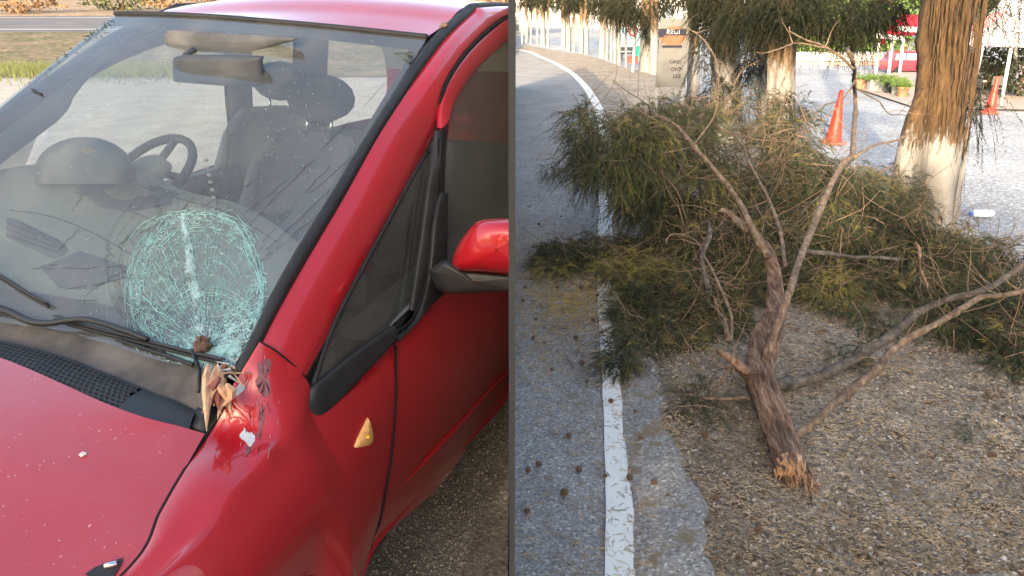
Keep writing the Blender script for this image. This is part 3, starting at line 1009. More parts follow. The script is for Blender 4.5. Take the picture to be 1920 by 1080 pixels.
solidband(0, 1, 0, v0 - dv * .5); solidband(0, 1, v_ - dv * .55, 1)
solidband(ustop - du * .3, 1, v0 - dv * .55, v_ - dv * .5); solidband(0, ustart + du * .3, v0 - dv * .55, v_ - dv * .5)
gridmesh('grille_backing', [[p - [0, 0, .02] for p in surf[0]], [p - [0, 0, .02] for p in surf[-1]]], M['gap'], car)
# end cap by the wing
ec = [cp(352, 798, 'z', .895), cp(372, 760, 'z', .90), cp(395, 748, 'z', .905), cp(415, 760, 'z', .90), cp(402, 785, 'z', .893), cp(388, 803, 'z', .888)]
ec = np.array(ec)
MB().add(np.vstack([ec, ec - [0, 0, .03]]), [tuple(range(6))] + [(i, i + 6, (i + 1) % 6 + 6, (i + 1) % 6) for i in range(6)]).build('cowl_end_cap', M['plastic'], car)
MB().box((.45, .02, .80), (.6, .16, .05)).build('scuttle', M['gap'], car)

# -- wipers
def wp(px, py, off): 
    q = on(WT, px, py, off)
    return q if q is not None else cp(px, py, 'z', .93 + off)
def wiper(armp, bladep, name='windscreen_wiper'):
    w = empty(name, (0, 0, 0)); w.parent = car
    P = rs([wp(*p) for p in armp], 24)
    n_ = len(P)
    MB().tube(P, np.linspace(.009, .006, n_), 6).build('wiper_arm', M['plastic'], w, True)
    B = rs([wp(*p) for p in bladep], 24)
    MB().tube(B + [0, 0, .004], np.r_[.002, np.full(22, .0042), .002], 5).build('wiper_blade', M['rubber'], w, True)
    MB().tube(B + [0, 0, .013], np.r_[.002, np.full(22, .0046), .002], 4).build('blade_carrier', M['plastic'], w, True)
    return w
wiper([(-60, 570, .02), (20, 588, .02), (68, 610, .025), (110, 617, .03), (180, 612, .035), (255, 633, .03), (290, 646, .022)],
      [(104, 602, .004), (180, 625, .004), (270, 648, .004), (360, 672, .004), (425, 688, .004)])
wiper([(-200, 470, .02), (-100, 520, .03), (-40, 500, .03), (0, 520, .02)], [(-140, 440, .004), (-60, 490, .004), (10, 530, .004), (50, 556, .004), (94, 580, .004)])
MB().tube([wp(373, 665, .02), wp(374, 695, .02), cp(372, 735, 'z', .93)], .0035, 6).build('wiper_strut', M['plastic'], car, True)
bl = rs([wp(225, 640, .01), wp(300, 665, .01), wp(370, 690, .012)], 8)
MB().tube(bl, .0045, 5).build('wiper_link', M['rubber'], car, True)

# -- cabin
dz = []
dash_front = rs(bot + [0, .02, -.012], 41)
re_x = [-.66, -.55, -.40, -.25, -.1, .1, .3, .5, .66]
rear_px = [(-40, 330), (20, 322), (90, 300), (250, 330), (330, 366), (430, 392), (490, 424), (550, 462)]
dre = np.array([cp(-60, 330, 'y', .62), cp(10, 318, 'y', .66), cp(80, 312, 'y', .68), (cp(255, 330, 'y', .70)), cp(330, 362, 'y', .68), cp(430, 386, 'y', .66), cp(495, 422, 'y', .60), cp(550, 464, 'y', .52), cp(580, 500, 'y', .46)])
dre = rs(dre, 41)
midd = dash_front * .5 + dre * .5 + [0, 0, .012]
drp = dre + [0, .05, -.035]
dlow = dre + [0, .06, -.30]
dash = gridmesh('dashboard', loft([dash_front, dash_front * .75 + dre * .25 + [0, 0, .004], midd, dash_front * .2 + dre * .8 + [0, 0, .016], dre, drp, dlow, dlow + [0, 0, -.25]], 5, 1), M['dash'], car)
DB = bvh(dash)
# vents and pads on the dash, placed on its surface
def pad(px, name, mat, h=.004, parent=dash):
    Q = [on(DB, *p, 0) for p in px]
    if any(q is None for q in Q): return
    Q = np.array(Q); c = Q.mean(0)
    V = np.vstack([Q, Q * .94 + c * .06 + [0, 0, h], [c + [0, 0, h]]]); n_ = len(Q)
    return mesh(name, V, [(i, (i + 1) % n_, n_ + (i + 1) % n_, n_ + i) for i in range(n_)] + [(n_ + i, n_ + (i + 1) % n_, 2 * n_) for i in range(n_)], mat, parent, False)
vt = pad([(12, 408), (30, 412), (120, 456), (128, 468), (118, 482), (100, 486), (30, 452), (12, 445)], 'demister_vent', simple('vent_frame', (.11, .12, .12), .6))
for k in range(3):
    a0 = on(DB, 14, 420 + k * 11, .005); a1 = on(DB, 108, 458 + k * 9, .005)
    if a0 is not None and a1 is not None: MB().tube(rs([a0, a1], 6), .0022, 4).build('slat', M['dark_trim'], vt or dash)
pad([(75, 500), (150, 470), (240, 500), (238, 520), (160, 545), (110, 540)], 'dash_recess', simple('dash_recess_trim', (.10, .11, .115), .6), .001)
pad([(140, 352), (175, 343), (300, 352), (335, 362), (320, 385), (235, 398), (185, 388)], 'centre_tray', simple('centre_tray_trim', (.10, .105, .11), .6), .006)
# instrument hood
hood = []
for yv, f in ((.50, .02), (.505, .35), (.53, .75), (.60, 1.0), (.70, 1.02), (.72, .96)):
    row = []
    for k in range(13):
        th = math.pi * k / 12
        p = cp(158 - 95 * f * math.cos(th), 345 - 86 * f * math.sin(th) ** .8, 'y', yv)
        row.append(p)
    hood.append(row)
gridmesh('instrument_hood', loft(hood, 4, 2), simple('hood_trim', (.13, .14, .125), .7), car)
# steering wheel
sw = empty('steering_wheel', (0, 0, 0)); sw.parent = car
sc_ = cp(285, 322, 'y', .80); 
ax = Vector((0, -.55, .83)).normalized()
e1_ = Vector((1, 0, 0)); e2_ = ax.cross(e1_).normalized() * -1
tor = []
for k in range(33):
    th = 2 * math.pi * k / 32
    tor.append(Vector(sc_) + e1_ * math.cos(th) * .125 + e2_ * math.sin(th) * .15 * 1.0)
MB().tube(tor, .014, 8, cap=False).build('wheel_rim', M['dark_trim'], sw, True)
hub = []
for f, h in ((1, 0), (.9, .025), (.6, .038), (.05, .042)):
    hub.append([Vector(sc_) + e1_ * math.cos(2 * math.pi * k / 16) * .07 * f + e2_ * math.sin(2 * math.pi * k / 16) * .055 * f + ax * h for k in range(17)])
gridmesh('airbag_cover', hub, M['dash'], sw)
for a_s in (0.1, math.pi - .1, 1.5 * math.pi):
    MB().tube([Vector(sc_) + e1_ * math.cos(a_s) * .05 + e2_ * math.sin(a_s) * .04, Vector(sc_) + e1_ * math.cos(a_s) * .12 + e2_ * math.sin(a_s) * .145], .012, 6).build('wheel_spoke', M['dark_trim'], sw, True)
# seams and a glovebox line pressed into the dash
for yy in ((470, 150, 60), ):
    pass
for L_ in ([(20, 395), (90, 405), (170, 435), (250, 480), (330, 530)], [(140, 360), (240, 395), (330, 430), (430, 470)], [(250, 345), (330, 372), (430, 400), (520, 455)]):
    Q_ = [on(DB, *p, .001) for p in catmull(np.array(L_, float), 5)]
    Q_ = [q_ for q_ in Q_ if q_ is not None]
    if len(Q_) > 3: MB().tube(Q_, .0016, 4).build('dash_seam', M['dark_trim'], dash)
# gear console and selector
MB().box((.02, .78, .72), (.22, .3, .55)).build('centre_console', M['dark_trim'], car)
cs = MB()
for k in range(6):
    cs.box(tuple(cp(386 + k * 3, 300 + k * 14, 'y', .66)), (.012, .004, .008))
cs.build('gear_markings', M['headliner'], car)
# seats
def seat(xc, yc):
    s = empty('seat', (0, 0, 0)); s.parent = car
    prof = [(yc + .02, .50), (yc + .05, .62), (yc + .12, .86), (yc + .19, 1.08), (yc + .23, 1.18)]
    def backgrid(dy, w):
        rows = []
        for t, (y, z) in enumerate(prof):
            ww = [.22, .25, .25, .235, .17][t] * w
            rows.append([(xc + f * ww, y + dy + (.0 if abs(f) < .7 else -.045) + .02 * (1 - f * f), z) for f in (-1, -.82, -.6, 0, .6, .82, 1)])
        return rows
    fr_ = loft(backgrid(0, 1), 4, 3); bk = loft(backgrid(.12, .96), 4, 3)
    gridmesh('backrest', fr_, M['seat'], s); gridmesh('backrest_shell', bk, M['dark_trim'], s)
    gridmesh('backrest_side', [fr_[:, 0], bk[:, 0]], M['seat'], s); gridmesh('backrest_side', [fr_[:, -1], bk[:, -1]], M['seat'], s)
    gridmesh('backrest_top', [fr_[-1], bk[-1]], M['seat'], s)
    for sx in (-1, 1):
        P = rs([(xc + sx * .235, yc + .0, .60), (xc + sx * .245, yc + .07, .85), (xc + sx * .22, yc + .15, 1.08)], 14)
        MB().tube(P, np.interp(np.arange(14), [0, 6, 13], [.035, .042, .02]), 8).build('bolster', M['seat_pale'], s, True)
    hr = []
    for f, dy in ((.02, -.058), (.5, -.055), (.88, -.042), (1, 0), (.88, .045), (.02, .058)):
        hr.append([(xc + .13 * f * math.cos(2 * math.pi * k / 16) ** 1, yc + .27 + dy, 1.30 + .085 * f * math.sin(2 * math.pi * k / 16)) for k in range(17)])
    gridmesh('headrest', loft(hr, 3, 1), M['seat'], s)
    for sx in (-.05, .05):
        MB().tube([(xc + sx, yc + .24, 1.16), (xc + sx, yc + .26, 1.25)], .007, 6).build('headrest_post', M['chrome'], s)
    cush = [[(xc + f * .25, y, z + (.03 if abs(f) > .8 else 0)) for f in (-1, -.8, 0, .8, 1)] for y, z in ((yc - .42, .40), (yc - .38, .52), (yc - .1, .50), (yc + .06, .48))]
    gridmesh('cushion', loft(cush, 4, 3), M['seat'], s)
seat(.02, 1.12); seat(-.50, 1.62)
MB().box((0, 2.15, .72), (1.2, .16, .60)).build('rear_seat', M['seat'], car)
MB().box((0, 1.2, .26), (1.4, 2.6, .03)).build('cabin_floor', M['dark_trim'], car)
hlg = gridmesh('headliner', loft([np.array(r) * [.97, 1, 1] - [0, -.03, .035] for r in rr_[:6]], 4, 3), M['headliner'], car)
# far-side inner door and A post trims
for sx in (-1, 1):
    P0 = rs(c_in * [sx, 1, 1] + [-sx * .02, .03, -.02], 20); P1 = rs(c_gap[:9] * [sx, 1, 1] + [-sx * .03, .02, -.01], 20)
    gridmesh('pillar_trim', [P0, (P0 + P1) / 2 - [sx * .01, 0, .01], P1], M['headliner'], car)
    dl = [[(sx * .765, .35, .90), (sx * .77, 1.0, .925), (sx * .765, 2.4, .94)], [(sx * .70, .35, .90), (sx * .70, 1.0, .925), (sx * .70, 2.4, .94)], [(sx * .66, .35, .86), (sx * .66, 1.0, .88), (sx * .66, 2.4, .9)], [(sx * .66, .35, .3), (sx * .66, 1.0, .3), (sx * .66, 2.4, .3)]]
    gridmesh('inner_door', loft(dl, 2, 3), simple('inner_door_trim', (.13, .14, .15), .8), car)
# rear-view mirror and sun sensor pod
rv = [(325, 112), (345, 103), (480, 104), (492, 112), (492, 150), (480, 163), (345, 155), (326, 148)]
rcn = np.array([410., 132.])
rows = [[cp(*(rcn + (np.array(p) - rcn) * f), 'y', y) for p in rv + rv[:1]] for f, y in ((.03, .835), (.85, .84), (1, .855), (1, .875))]
rvm = gridmesh('rear_view_mirror', loft(rows, 2, 2), simple('mirror_back', (.055, .06, .07), .6), car)
MB().tube([cp(345, 104, 'y', .90), cp(366, 92, 'y', .93)], .009, 6).build('mirror_stem', M['dark_trim'], rvm, True)
sp_ = [(312, 60), (330, 56), (490, 66), (560, 72), (520, 84), (440, 104), (420, 101), (314, 88)]
rcn = np.array([420., 80.])
rows = [[cp(*(rcn + (np.array(p) - rcn) * f), 'y', y) for p in sp_ + sp_[:1]] for f, y in ((.03, .955), (.9, .96), (1, .975), (1, .99))]
gridmesh('overhead_pod', loft(rows, 2, 2), simple('overhead_pod_plastic', (.10, .10, .105), .7), car)

# -- front wheel
wh = empty('wheel', (0, 0, 0)); wh.parent = car
for sx in (1,):
    prof = [(.17, .0), (.2, -.02), (.27, -.015), (.295, .02), (.3, .06), (.295, .15), (.27, .18), (.17, .17)]
    t_ = MB(); k0 = 0
    nseg = 36
    for r_, x_ in prof:
        for j in range(nseg):
            th = 2 * math.pi * j / nseg
            t_.V.append((.775 - x_, -.16 + r_ * math.cos(th), .30 + r_ * math.sin(th)))
    for i in range(len(prof) - 1):
        for j in range(nseg):
            q = (j + 1) % nseg
            t_.F.append((i * nseg + j, i * nseg + q, (i + 1) * nseg + q, (i + 1) * nseg + j))
    t_.build('tyre', M['rubber'], wh, True)
    rim = MB()
    for k in range(7):
        th = 2 * math.pi * k / 7
        rim.tube([(.765, -.16, .30), (.765, -.16 + .18 * math.cos(th), .30 + .18 * math.sin(th))], .016, 6)
    rim.build('rim', M['chrome'], wh)

# -- damage: dent edges, bare metal, primer
FT2 = bvh(fend)
def patch(tree, pxs, name, mat, parent, off=.0012, jit=0, n=26):
    P = catmull(np.array(pxs + pxs[:1], float), 5)[:-1]
    P = P + (rng.random(P.shape) - .5) * jit
    c = P.mean(0)
    rings = [[on(tree, *(c + (p - c) * f), off) for p in P] for f in (1, .66, .33)]
    cc_ = on(tree, *c, off)
    if cc_ is None or any(q is None for r_ in rings for q in r_): return None
    n_ = len(P)
    V = rings[0] + rings[1] + rings[2] + [cc_]
    Fc = [(r_ * n_ + i, r_ * n_ + (i + 1) % n_, (r_ + 1) * n_ + (i + 1) % n_, (r_ + 1) * n_ + i) for r_ in range(2) for i in range(n_)] + [(2 * n_ + i, 2 * n_ + (i + 1) % n_, 3 * n_) for i in range(n_)]
    return mesh(name, V, Fc, mat, parent, False)
patch(FT2, [(484, 652), (492, 644), (503, 648), (501, 655), (487, 659)], 'bare_patch', M['white_primer'], fend, jit=2)
patch(FT2, [(484, 690), (491, 676), (506, 680), (500, 705), (508, 735), (494, 745), (483, 725)], 'scuffed_patch', M['grey_primer'], fend, jit=8)
patch(FT2, [(490, 765), (494, 762), (492, 800), (487, 822), (483, 815), (487, 790)], 'scuffed_patch', M['grey_primer'], fend, jit=6)
patch(FT2, [(455, 808), (461, 803), (465, 812), (474, 812), (478, 826), (468, 838), (460, 828), (450, 820)], 'bare_patch', M['white_primer'], fend, jit=3)
patch(FT2, [(462, 838), (470, 840), (468, 850), (458, 855)], 'scuffed_patch', M['grey_primer'], fend, jit=2)
patch(FT2, [(440, 728), (452, 718), (458, 728), (440, 745)], 'bare_patch', M['white_primer'], fend, jit=3)

scm = {'scratch_pale': simple('pale_scratch', (.62, .30, .32), .5), 'scratch_dark': simple('dark_scratch', (.10, .01, .015), .5)}
for k in range(30):
    x, y = rng.normal(488, 18), rng.normal(760, 50)
    if x < 436: continue
    a0 = rng.normal(1.75, .25); L = rng.uniform(5, 30)
    Q = [on(FT2, x + math.cos(a0) * L * t, y + math.sin(a0) * L * t, .0006) for t in (0, .35, .7, 1)]
    if any(q is None for q in Q): continue
    MB().tube(Q, [.0002, .0007, .0006, .0002], 3).build('scratch', scm['scratch_dark' if k % 3 == 0 else 'scratch_pale'], fend)
# headlight corner showing at the front edge of the bonnet
BT0 = bvh(bon)
hq = [on(BT0, *p, .003) for p in [(160, 1078), (178, 1066), (200, 1057), (232, 1047), (226, 1062), (214, 1082), (190, 1095)]]
hq = [q for q in hq if q is not None]
if len(hq) >= 5:
    hh = mesh('headlight', hq, [tuple(range(len(hq)))], M['plastic'], car, False)
    a_, b_ = on(BT0, 198, 1066, .006), on(BT0, 222, 1060, .006)
    if a_ is not None and b_ is not None: MB().tube([a_, b_], .005, 6).build('lamp_reflector', M['chrome'], hh)

# -- shattered windshield web
from mathutils import noise as mnoise
class Strands(MB):
    def seg(s, pts, w):
        Q = [on(WT, x, y, .0015 + random.random() * .0015) for x, y in pts]
        Q = [q for q in Q if q is not None]
        for a_, b_ in zip(Q[:-1], Q[1:]):
            d = Vector(b_ - a_)
            if d.length < 1e-5 or d.length > .2: continue
            pn = mnoise.noise(Vector((a_[0] * 38, a_[1] * 38, a_[2] * 38 + (3 if w > .0012 else 0))))
            if pn < -.08 and random.random() < .75: continue
            n_ = d.cross(Vector((0, -.55, .83))).normalized() * w * .5
            up2 = Vector((0, -.55, .83)) * w * .5
            A_, B_ = Vector(a_), Vector(b_)
            s.add([A_ - n_, A_ + n_, A_ + up2, B_ - n_, B_ + n_, B_ + up2], [(0, 3, 5, 2), (2, 5, 4, 1), (0, 1, 4, 3)])
        return s
def jitterline(a_, b_, n_, j):
    a_, b_ = np.array(a_, float), np.array(b_, float)
    out = [a_ + (b_ - a_) * k / n_ + (rng.random(2) - .5) * j * (0 < k < n_) for k in range(n_ + 1)]
    return out
teal = Strands(); wht = Strands(); dark = Strands()
Pc = np.array([388., 655.])
def outline(th):
    """distance of the web's edge from the impact point, by angle"""
    c = np.array([372., 535.]); a2, b2 = 128., 142.
    d = np.array([math.cos(th), math.sin(th)])
    o = Pc - c
    A_ = (d[0] / a2) ** 2 + (d[1] / b2) ** 2; B_ = 2 * (o[0] * d[0] / a2 ** 2 + o[1] * d[1] / b2 ** 2); C_ = (o[0] / a2) ** 2 + (o[1] / b2) ** 2 - 1
    return (-B_ + math.sqrt(B_ * B_ - 4 * A_ * C_)) / (2 * A_) * (1 + .018 * math.sin(3 * th + 1) + .022 * math.sin(5 * th + 2) + .014 * math.sin(13 * th))
ths = np.sort(rng.uniform(0, 2 * math.pi, 100))
for th in ths:
    L = outline(th)
    r0, r1_ = rng.uniform(0, .25), rng.uniform(.75, 1.02)
    d = np.array([math.cos(th), math.sin(th)])
    curve = rng.normal(0, 12)
    pts = []
    for k in range(13):
        t = r0 + (r1_ - r0) * k / 12
        pts.append(Pc + d * L * t + np.array([-d[1], d[0]]) * curve * math.sin(math.pi * t) + rng.normal(0, 1.2, 2))
    teal.seg(pts, rng.uniform(.0006, .0013))
for ring_ in (.18, .3, .42, .52, .62, .72, .80, .87, .92, .96, 1.0, 1.05, 1.1):
    th = 0
    off_ = rng.normal(0, .01)
    while th < 2 * math.pi:
        span = rng.uniform(.15, .9)
        if rng.random() < (.25 if ring_ > 1.01 else .68 if ring_ > .7 else .6):
            n_ = max(2, int(span / .06))
            rj = ring_ + rng.normal(0, .015)
            teal.seg([Pc + np.array([math.cos(t), math.sin(t)]) * outline(t) * rj + rng.normal(0, 1.1, 2) for t in np.linspace(th, th + span, n_ + 1)], rng.uniform(.0006, .0015))
        th += span
# second arcs centred on the left half and round the lower dome
for cx_, cy_, ra, rb, a0, a1, rep in ((350, 560, 108, 150, 2.2, 4.4, 7), (395, 640, 95, 92, 3.0, 6.3, 6), (365, 470, 120, 72, 3.3, 6.2, 6), (300, 560, 40, 100, 1.8, 4.4, 4), (440, 560, 50, 100, -1.6, 1.4, 4)):
    for k in range(rep):
        f = 1 + rng.normal(0, .06)
        aa, bb = a0 + rng.uniform(0, .5), a1 - rng.uniform(0, .5)
        ts = np.linspace(aa, bb, 26)
        teal.seg([(cx_ + ra * f * math.cos(t) + rng.normal(0, 1), cy_ + rb * f * math.sin(t) + rng.normal(0, 1)) for t in ts], rng.uniform(.0007, .0014))
# crazing: short broken strands, denser near the impact and rims
for _ in range(2600):
    th = rng.uniform(0, 2 * math.pi); r_ = rng.uniform(0, 1) ** .6
    p = Pc + np.array([math.cos(th), math.sin(th)]) * outline(th) * r_ * .99
    dirn = th + (math.pi / 2 if rng.random() < .6 else 0) + rng.normal(0, .4)
    L = rng.uniform(3, 19)
    q = p + np.array([math.cos(dirn), math.sin(dirn)]) * L
    (wht if rng.random() < .22 else teal).seg([p, (p + q) / 2 + rng.normal(0, 1, 2), q], rng.uniform(.0005, .0011))
for _ in range(1000):     # heaviest crushing at the lower right
    p = np.array([rng.normal(448, 22), rng.normal(628, 30)]); L = rng.uniform(2, 9); a0 = rng.uniform(0, 6.28)
    (wht if rng.random() < .5 else teal).seg([p, p + np.array([math.cos(a0), math.sin(a0)]) * L], rng.uniform(.0006, .0016))
for _ in range(700):
    p = np.array([rng.normal(335, 22), rng.normal(692, 13)]); L = rng.uniform(2, 10); a0 = rng.uniform(0, 6.28)
    (wht if rng.random() < .3 else teal).seg([p, p + np.array([math.cos(a0), math.sin(a0)]) * L], rng.uniform(.0006, .0014))
for k in range(4):      # the white spine
    x0 = [(343, 402), (347, 440), (352, 480), (362, 520), (368, 560), (372, 600), (380, 640)]
    wht.seg([(x + rng.normal(0, 3.4), y + rng.normal(0, 4)) for x, y in catmull(x0, 3)], .0010)
for _ in range(170):
    t = rng.uniform(0, 1); y = 400 + 245 * t; x = 343 + 37 * t + rng.normal(0, 3.5 + 2 * t)
    a0 = rng.normal(1.4, .5); L = rng.uniform(2, 9)
    wht.seg([(x, y), (x + math.cos(a0) * L, y + math.sin(a0) * L)], rng.uniform(.0006, .0014))
for _ in range(420):     # crushed glass right down into the lower corner
    p = np.array([rng.normal(446, 13), rng.normal(672, 16)]); L = rng.uniform(2, 8); a0 = rng.uniform(0, 6.28)
    (wht if rng.random() < .4 else teal).seg([p, p + np.array([math.cos(a0), math.sin(a0)]) * L], rng.uniform(.0006, .0014))
for _ in range(260):
    a0 = rng.uniform(-2.9, -.25); x = 375 + 100 * math.cos(a0) + rng.normal(0, 4); y = 500 + 98 * math.sin(a0) + rng.normal(0, 5)
    L = rng.uniform(3, 12); a1 = a0 + math.pi / 2 + rng.normal(0, .5)
    teal.seg([(x, y), (x + math.cos(a1) * L, y + math.sin(a1) * L)], .001)
for k in range(24):
    f = rng.uniform(.80, 1.03); a0 = rng.uniform(2.3, 5.4) if k % 3 else rng.uniform(-1.2, .6); a1 = a0 + rng.uniform(.25, .9)
    teal.seg([Pc + np.array([math.cos(t), math.sin(t)]) * outline(t) * f + rng.normal(0, 1.6, 2) for t in np.linspace(a0, a1, 10)], rng.uniform(.0014, .0023))
for k in range(26):
    th = rng.uniform(2.4, 6.6); L = outline(th); d = np.array([math.cos(th), math.sin(th)])
    teal.seg(jitterline(Pc + d * L * rng.uniform(.1, .5), Pc + d * L * rng.uniform(.6, 1), 9, 6), rng.uniform(.0013, .002))
for k in range(700):     # crushed rim on the left and the top
    th = rng.uniform(2.5, 5.6); f = rng.normal(.9, .06); p = Pc + np.array([math.cos(th), math.sin(th)]) * outline(th) * f
    a0 = rng.uniform(0, 6.28); L = rng.uniform(2, 9)
    (wht if k % 4 == 0 else teal).seg([p, p + np.array([math.cos(a0), math.sin(a0)]) * L], rng.uniform(.0006, .0014))
# long dark cracks running out over the glass
for a_, b_ in (((480, 470), (620, 310)), ((500, 430), (745, 225)), ((470, 420), (790, 90)), ((460, 400), (590, 300)), ((500, 480), (600, 400)), ((245, 500), (150, 560)), ((250, 520), (120, 545)), ((240, 560), (130, 565)), ((300, 420), (200, 470)), ((135, 400), (155, 365)), ((240, 500), (75, 505)), ((330, 400), (420, 330)), ((350, 400), (500, 330)), ((345, 400), (350, 380)), ((500, 470), (680, 300)), ((480, 500), (560, 440)), ((260, 430), (180, 500)), ((110, 470), (150, 430)), ((420, 400), (470, 340)), ((60, 505), (110, 495))):
    dark.seg(jitterline(a_, b_, 12, 4), .0013)
for _ in range(60):
    th = rng.uniform(2.6, 5.9); L = outline(th); d = np.array([math.cos(th), math.sin(th)])
    dark.seg(jitterline(Pc + d * L * .97, Pc + d * L * rng.uniform(1.08, 1.35), 5, 3), .0006)
for k in range(16):
    f = 1.04 + k * .017
    a0 = rng.uniform(2.7, 4.3); a1 = a0 + rng.uniform(.3, 1.3)
    dark.seg([Pc + np.array([math.cos(t), math.sin(t)]) * outline(t) * f for t in np.linspace(a0, a1, 14)], .0006)
# crazed, partly opaque glass inside the web
mc_, nt_, b_ = newmat('crazed_glass')
vv = coords(nt_)
def vor(scale, w0):
    vo = nt_.nodes.new('ShaderNodeTexVoronoi'); vo.feature = 'DISTANCE_TO_EDGE'; vo.inputs['Scale'].default_value = scale
    wn_ = nt_.nodes.new('ShaderNodeTexNoise'); wn_.inputs['Scale'].default_value = 40
    nt_.links.new(vv, wn_.inputs['Vector'])
    ad_ = nt_.nodes.new('ShaderNodeVectorMath'); ad_.operation = 'MULTIPLY_ADD'; ad_.inputs[1].default_value = (.02, .02, .02)
    nt_.links.new(wn_.outputs['Color'], ad_.inputs[0]); nt_.links.new(vv, ad_.inputs[2])
    nt_.links.new(ad_.outputs[0], vo.inputs['Vector'])
    return ramp(nt_, vo.outputs['Distance'], [(0, (1, 1, 1)), (w0, (0, 0, 0))]).outputs[0]
e1 = vor(58, .045); e2 = vor(130, .07)
cl_ = ramp(nt_, noise(nt_, vv, 22, 5, .7), [(.40, (.08, .08, .08)), (.68, (.75, .75, .75))]).outputs[0]
def mth(op, a, b2):
    n_ = nt_.nodes.new('ShaderNodeMath'); n_.operation = op; n_.use_clamp = True
    for i_, q_ in enumerate((a, b2)):
        if isinstance(q_, float): n_.inputs[i_].default_value = q_
        else: nt_.links.new(q_, n_.inputs[i_])
    return n_.outputs[0]
tot = mth('ADD', mth('MULTIPLY', mth('ADD', e1, mth('MULTIPLY', e2, .6)), cl_), mth('MULTIPLY', cl_, .08))
b_.inputs['Base Color'].default_value = (.26, .45, .45, 1)
b_.inputs['Roughness'].default_value = .4
nt_.links.new(tot, b_.inputs['Alpha'])
rings = []
for f in np.linspace(.02, .97, 14):
    rings.append([on(WT, *(Pc + np.array([math.cos(t), math.sin(t)]) * outline(t) * f), .0009) for t in np.linspace(0, 2 * math.pi, 61)])
if all(q is not None for r_ in rings for q in r_):
    gridmesh('crazed_area', rings, mc_, ws)
for k in range(1500):      # side shards of the spine and the star at its foot
    t = rng.uniform(0, 1); y = 405 + 240 * t; x = 343 + 37 * t + rng.normal(0, 2 + 9 * t * t) + 3 * math.sin(y / 17)
    a0 = rng.normal(1.5, .9); L = rng.uniform(2, 8)
    if rng.random() < .7 - .3 * math.sin(y / 9): wht.seg([(x, y), (x + math.cos(a0) * L, y + math.sin(a0) * L)], rng.uniform(.0005, .0012))
for w_, mt in ((teal, 'crack'), (wht, 'crack_white'), (dark, 'crack_dark')):
    tag(w_.build('glass_cracks', M[mt], ws), kind='stuff')
# glass crumbs and dust specks on the screen
cr = MB()
for _ in range(260):
    x, y = (rng.uniform(150, 270), rng.uniform(430, 640)) if rng.random() < .45 else (rng.uniform(480, 640), rng.uniform(130, 420))
    if rng.random() < .3: x, y = rng.uniform(60, 760), rng.uniform(60, 500)
    q = on(WT, x, y, .002)
    if q is not None: cr.box(q, (rng.uniform(.0006, .0015),) * 3, rng.uniform(0, 3))
tag(cr.build('glass_crumbs', M['crack_white'], ws), kind='stuff')

for o in list(bpy.data.objects):
    p = o
    while p.parent: p = p.parent
    if p is car and o.type == 'MESH': cut(o)
for k in list(bpy.data.objects):
    if k.type == 'MESH' and len(k.data.polygons) == 0: bpy.data.objects.remove(k)

# -- things lying on the car
def c2w(p):
    p = np.asarray(p, float)
    return np.array([cc * (p[0] - CX) + ss * (p[1] - CY), -ss * (p[0] - CX) + cc * (p[1] - CY), p[2]])
def lumpy(c, r, n=10, m_=8, amp=.25, sq=1):
    s = MB()
    for i in range(m_ + 1):
        ph = math.pi * i / m_
        for j in range(n):
            th = 2 * math.pi * j / n
            k = r * (1 + amp * (((i + j) % 2) - .5))
            s.V.append((c[0] + k * math.sin(ph) * math.cos(th), c[1] + k * math.sin(ph) * math.sin(th), c[2] + k * sq * math.cos(ph)))
    for i in range(m_):
        for j in range(n):
            q = (j + 1) % n
            s.F.append((i * n + j, (i + 1) * n + j, (i + 1) * n + q, i * n + q))
    return s
q = c2w(on(WT, 391, 655, .016))
pc = lumpy((0, 0, 0), .0175, 8, 6, .35).build('cypress_cone', M['conebrown'], None, False); pc.location = q
tag(pc, 'brown cypress cone lodged at the foot of the cracked windshield', 'cone')
# splintered wood
spl = empty('splintered_wood', c2w(cp(415, 735, 'z', .92)), label='splintered orange wood jammed between the windshield and the dented wing', cat='wood')
base_ = c2w(cp(415, 735, 'z', .92))
for k in range(30):
    a_ = cp(405 + rng.normal(0, 10), 700 + rng.normal(0, 14), 'z', .965 + rng.uniform(-.01, .03)); b_ = cp(412 + rng.normal(0, 12) , 758 + rng.normal(0, 18), 'z', .93 + rng.uniform(-.01, .02))
    P = rs([c2w(a_) - base_, c2w((a_ + b_) / 2 + rng.normal(0, .005, 3)) - base_, c2w(b_) - base_], 5)
    MB().tube(P, [.004, .0085, .007, .004, .0006], 4).build('splinter', simple('fresh_splinter', (.62, .37, .22), .8, var=.4, scale=60) if k == 0 else (bpy.data.materials['fresh_splinter'] if k % 3 else bpy.data.materials['reddish_bark'] if 'reddish_bark' in bpy.data.materials else simple('reddish_bark', (.22, .07, .055), .8, var=.5)), spl)
for k in range(14):
    a_ = cp(428 + rng.normal(0, 7), 690 + rng.normal(0, 9), 'z', .985); b_ = a_ + rng.normal(0, .016, 3)
    MB().tube([c2w(a_) - base_, c2w(b_) - base_], [.003, .0006], 4).build('splinter', M['split'] if k % 2 else M['headliner'], spl)
BT = bvh(bon)
q = on(BT, 156, 853, .002)
if q is not None:
    dr = lumpy((0, 0, 0), .0065, 8, 5, .3, .4).build('bird_dropping', M['dropping']); dr.location = c2w(q)
    tag(dr, 'small pale dropping stuck on the red bonnet', 'dropping')
q = c2w(cp(832, 48, 'x', .60))
sn = lumpy((0, 0, 0), .014, 8, 5, .3, .6).build('debris_clump', M['twig']); sn.location = q
tag(sn, 'little brown clump of debris on the black molding at the roof corner', 'debris')
MB_ = MB()
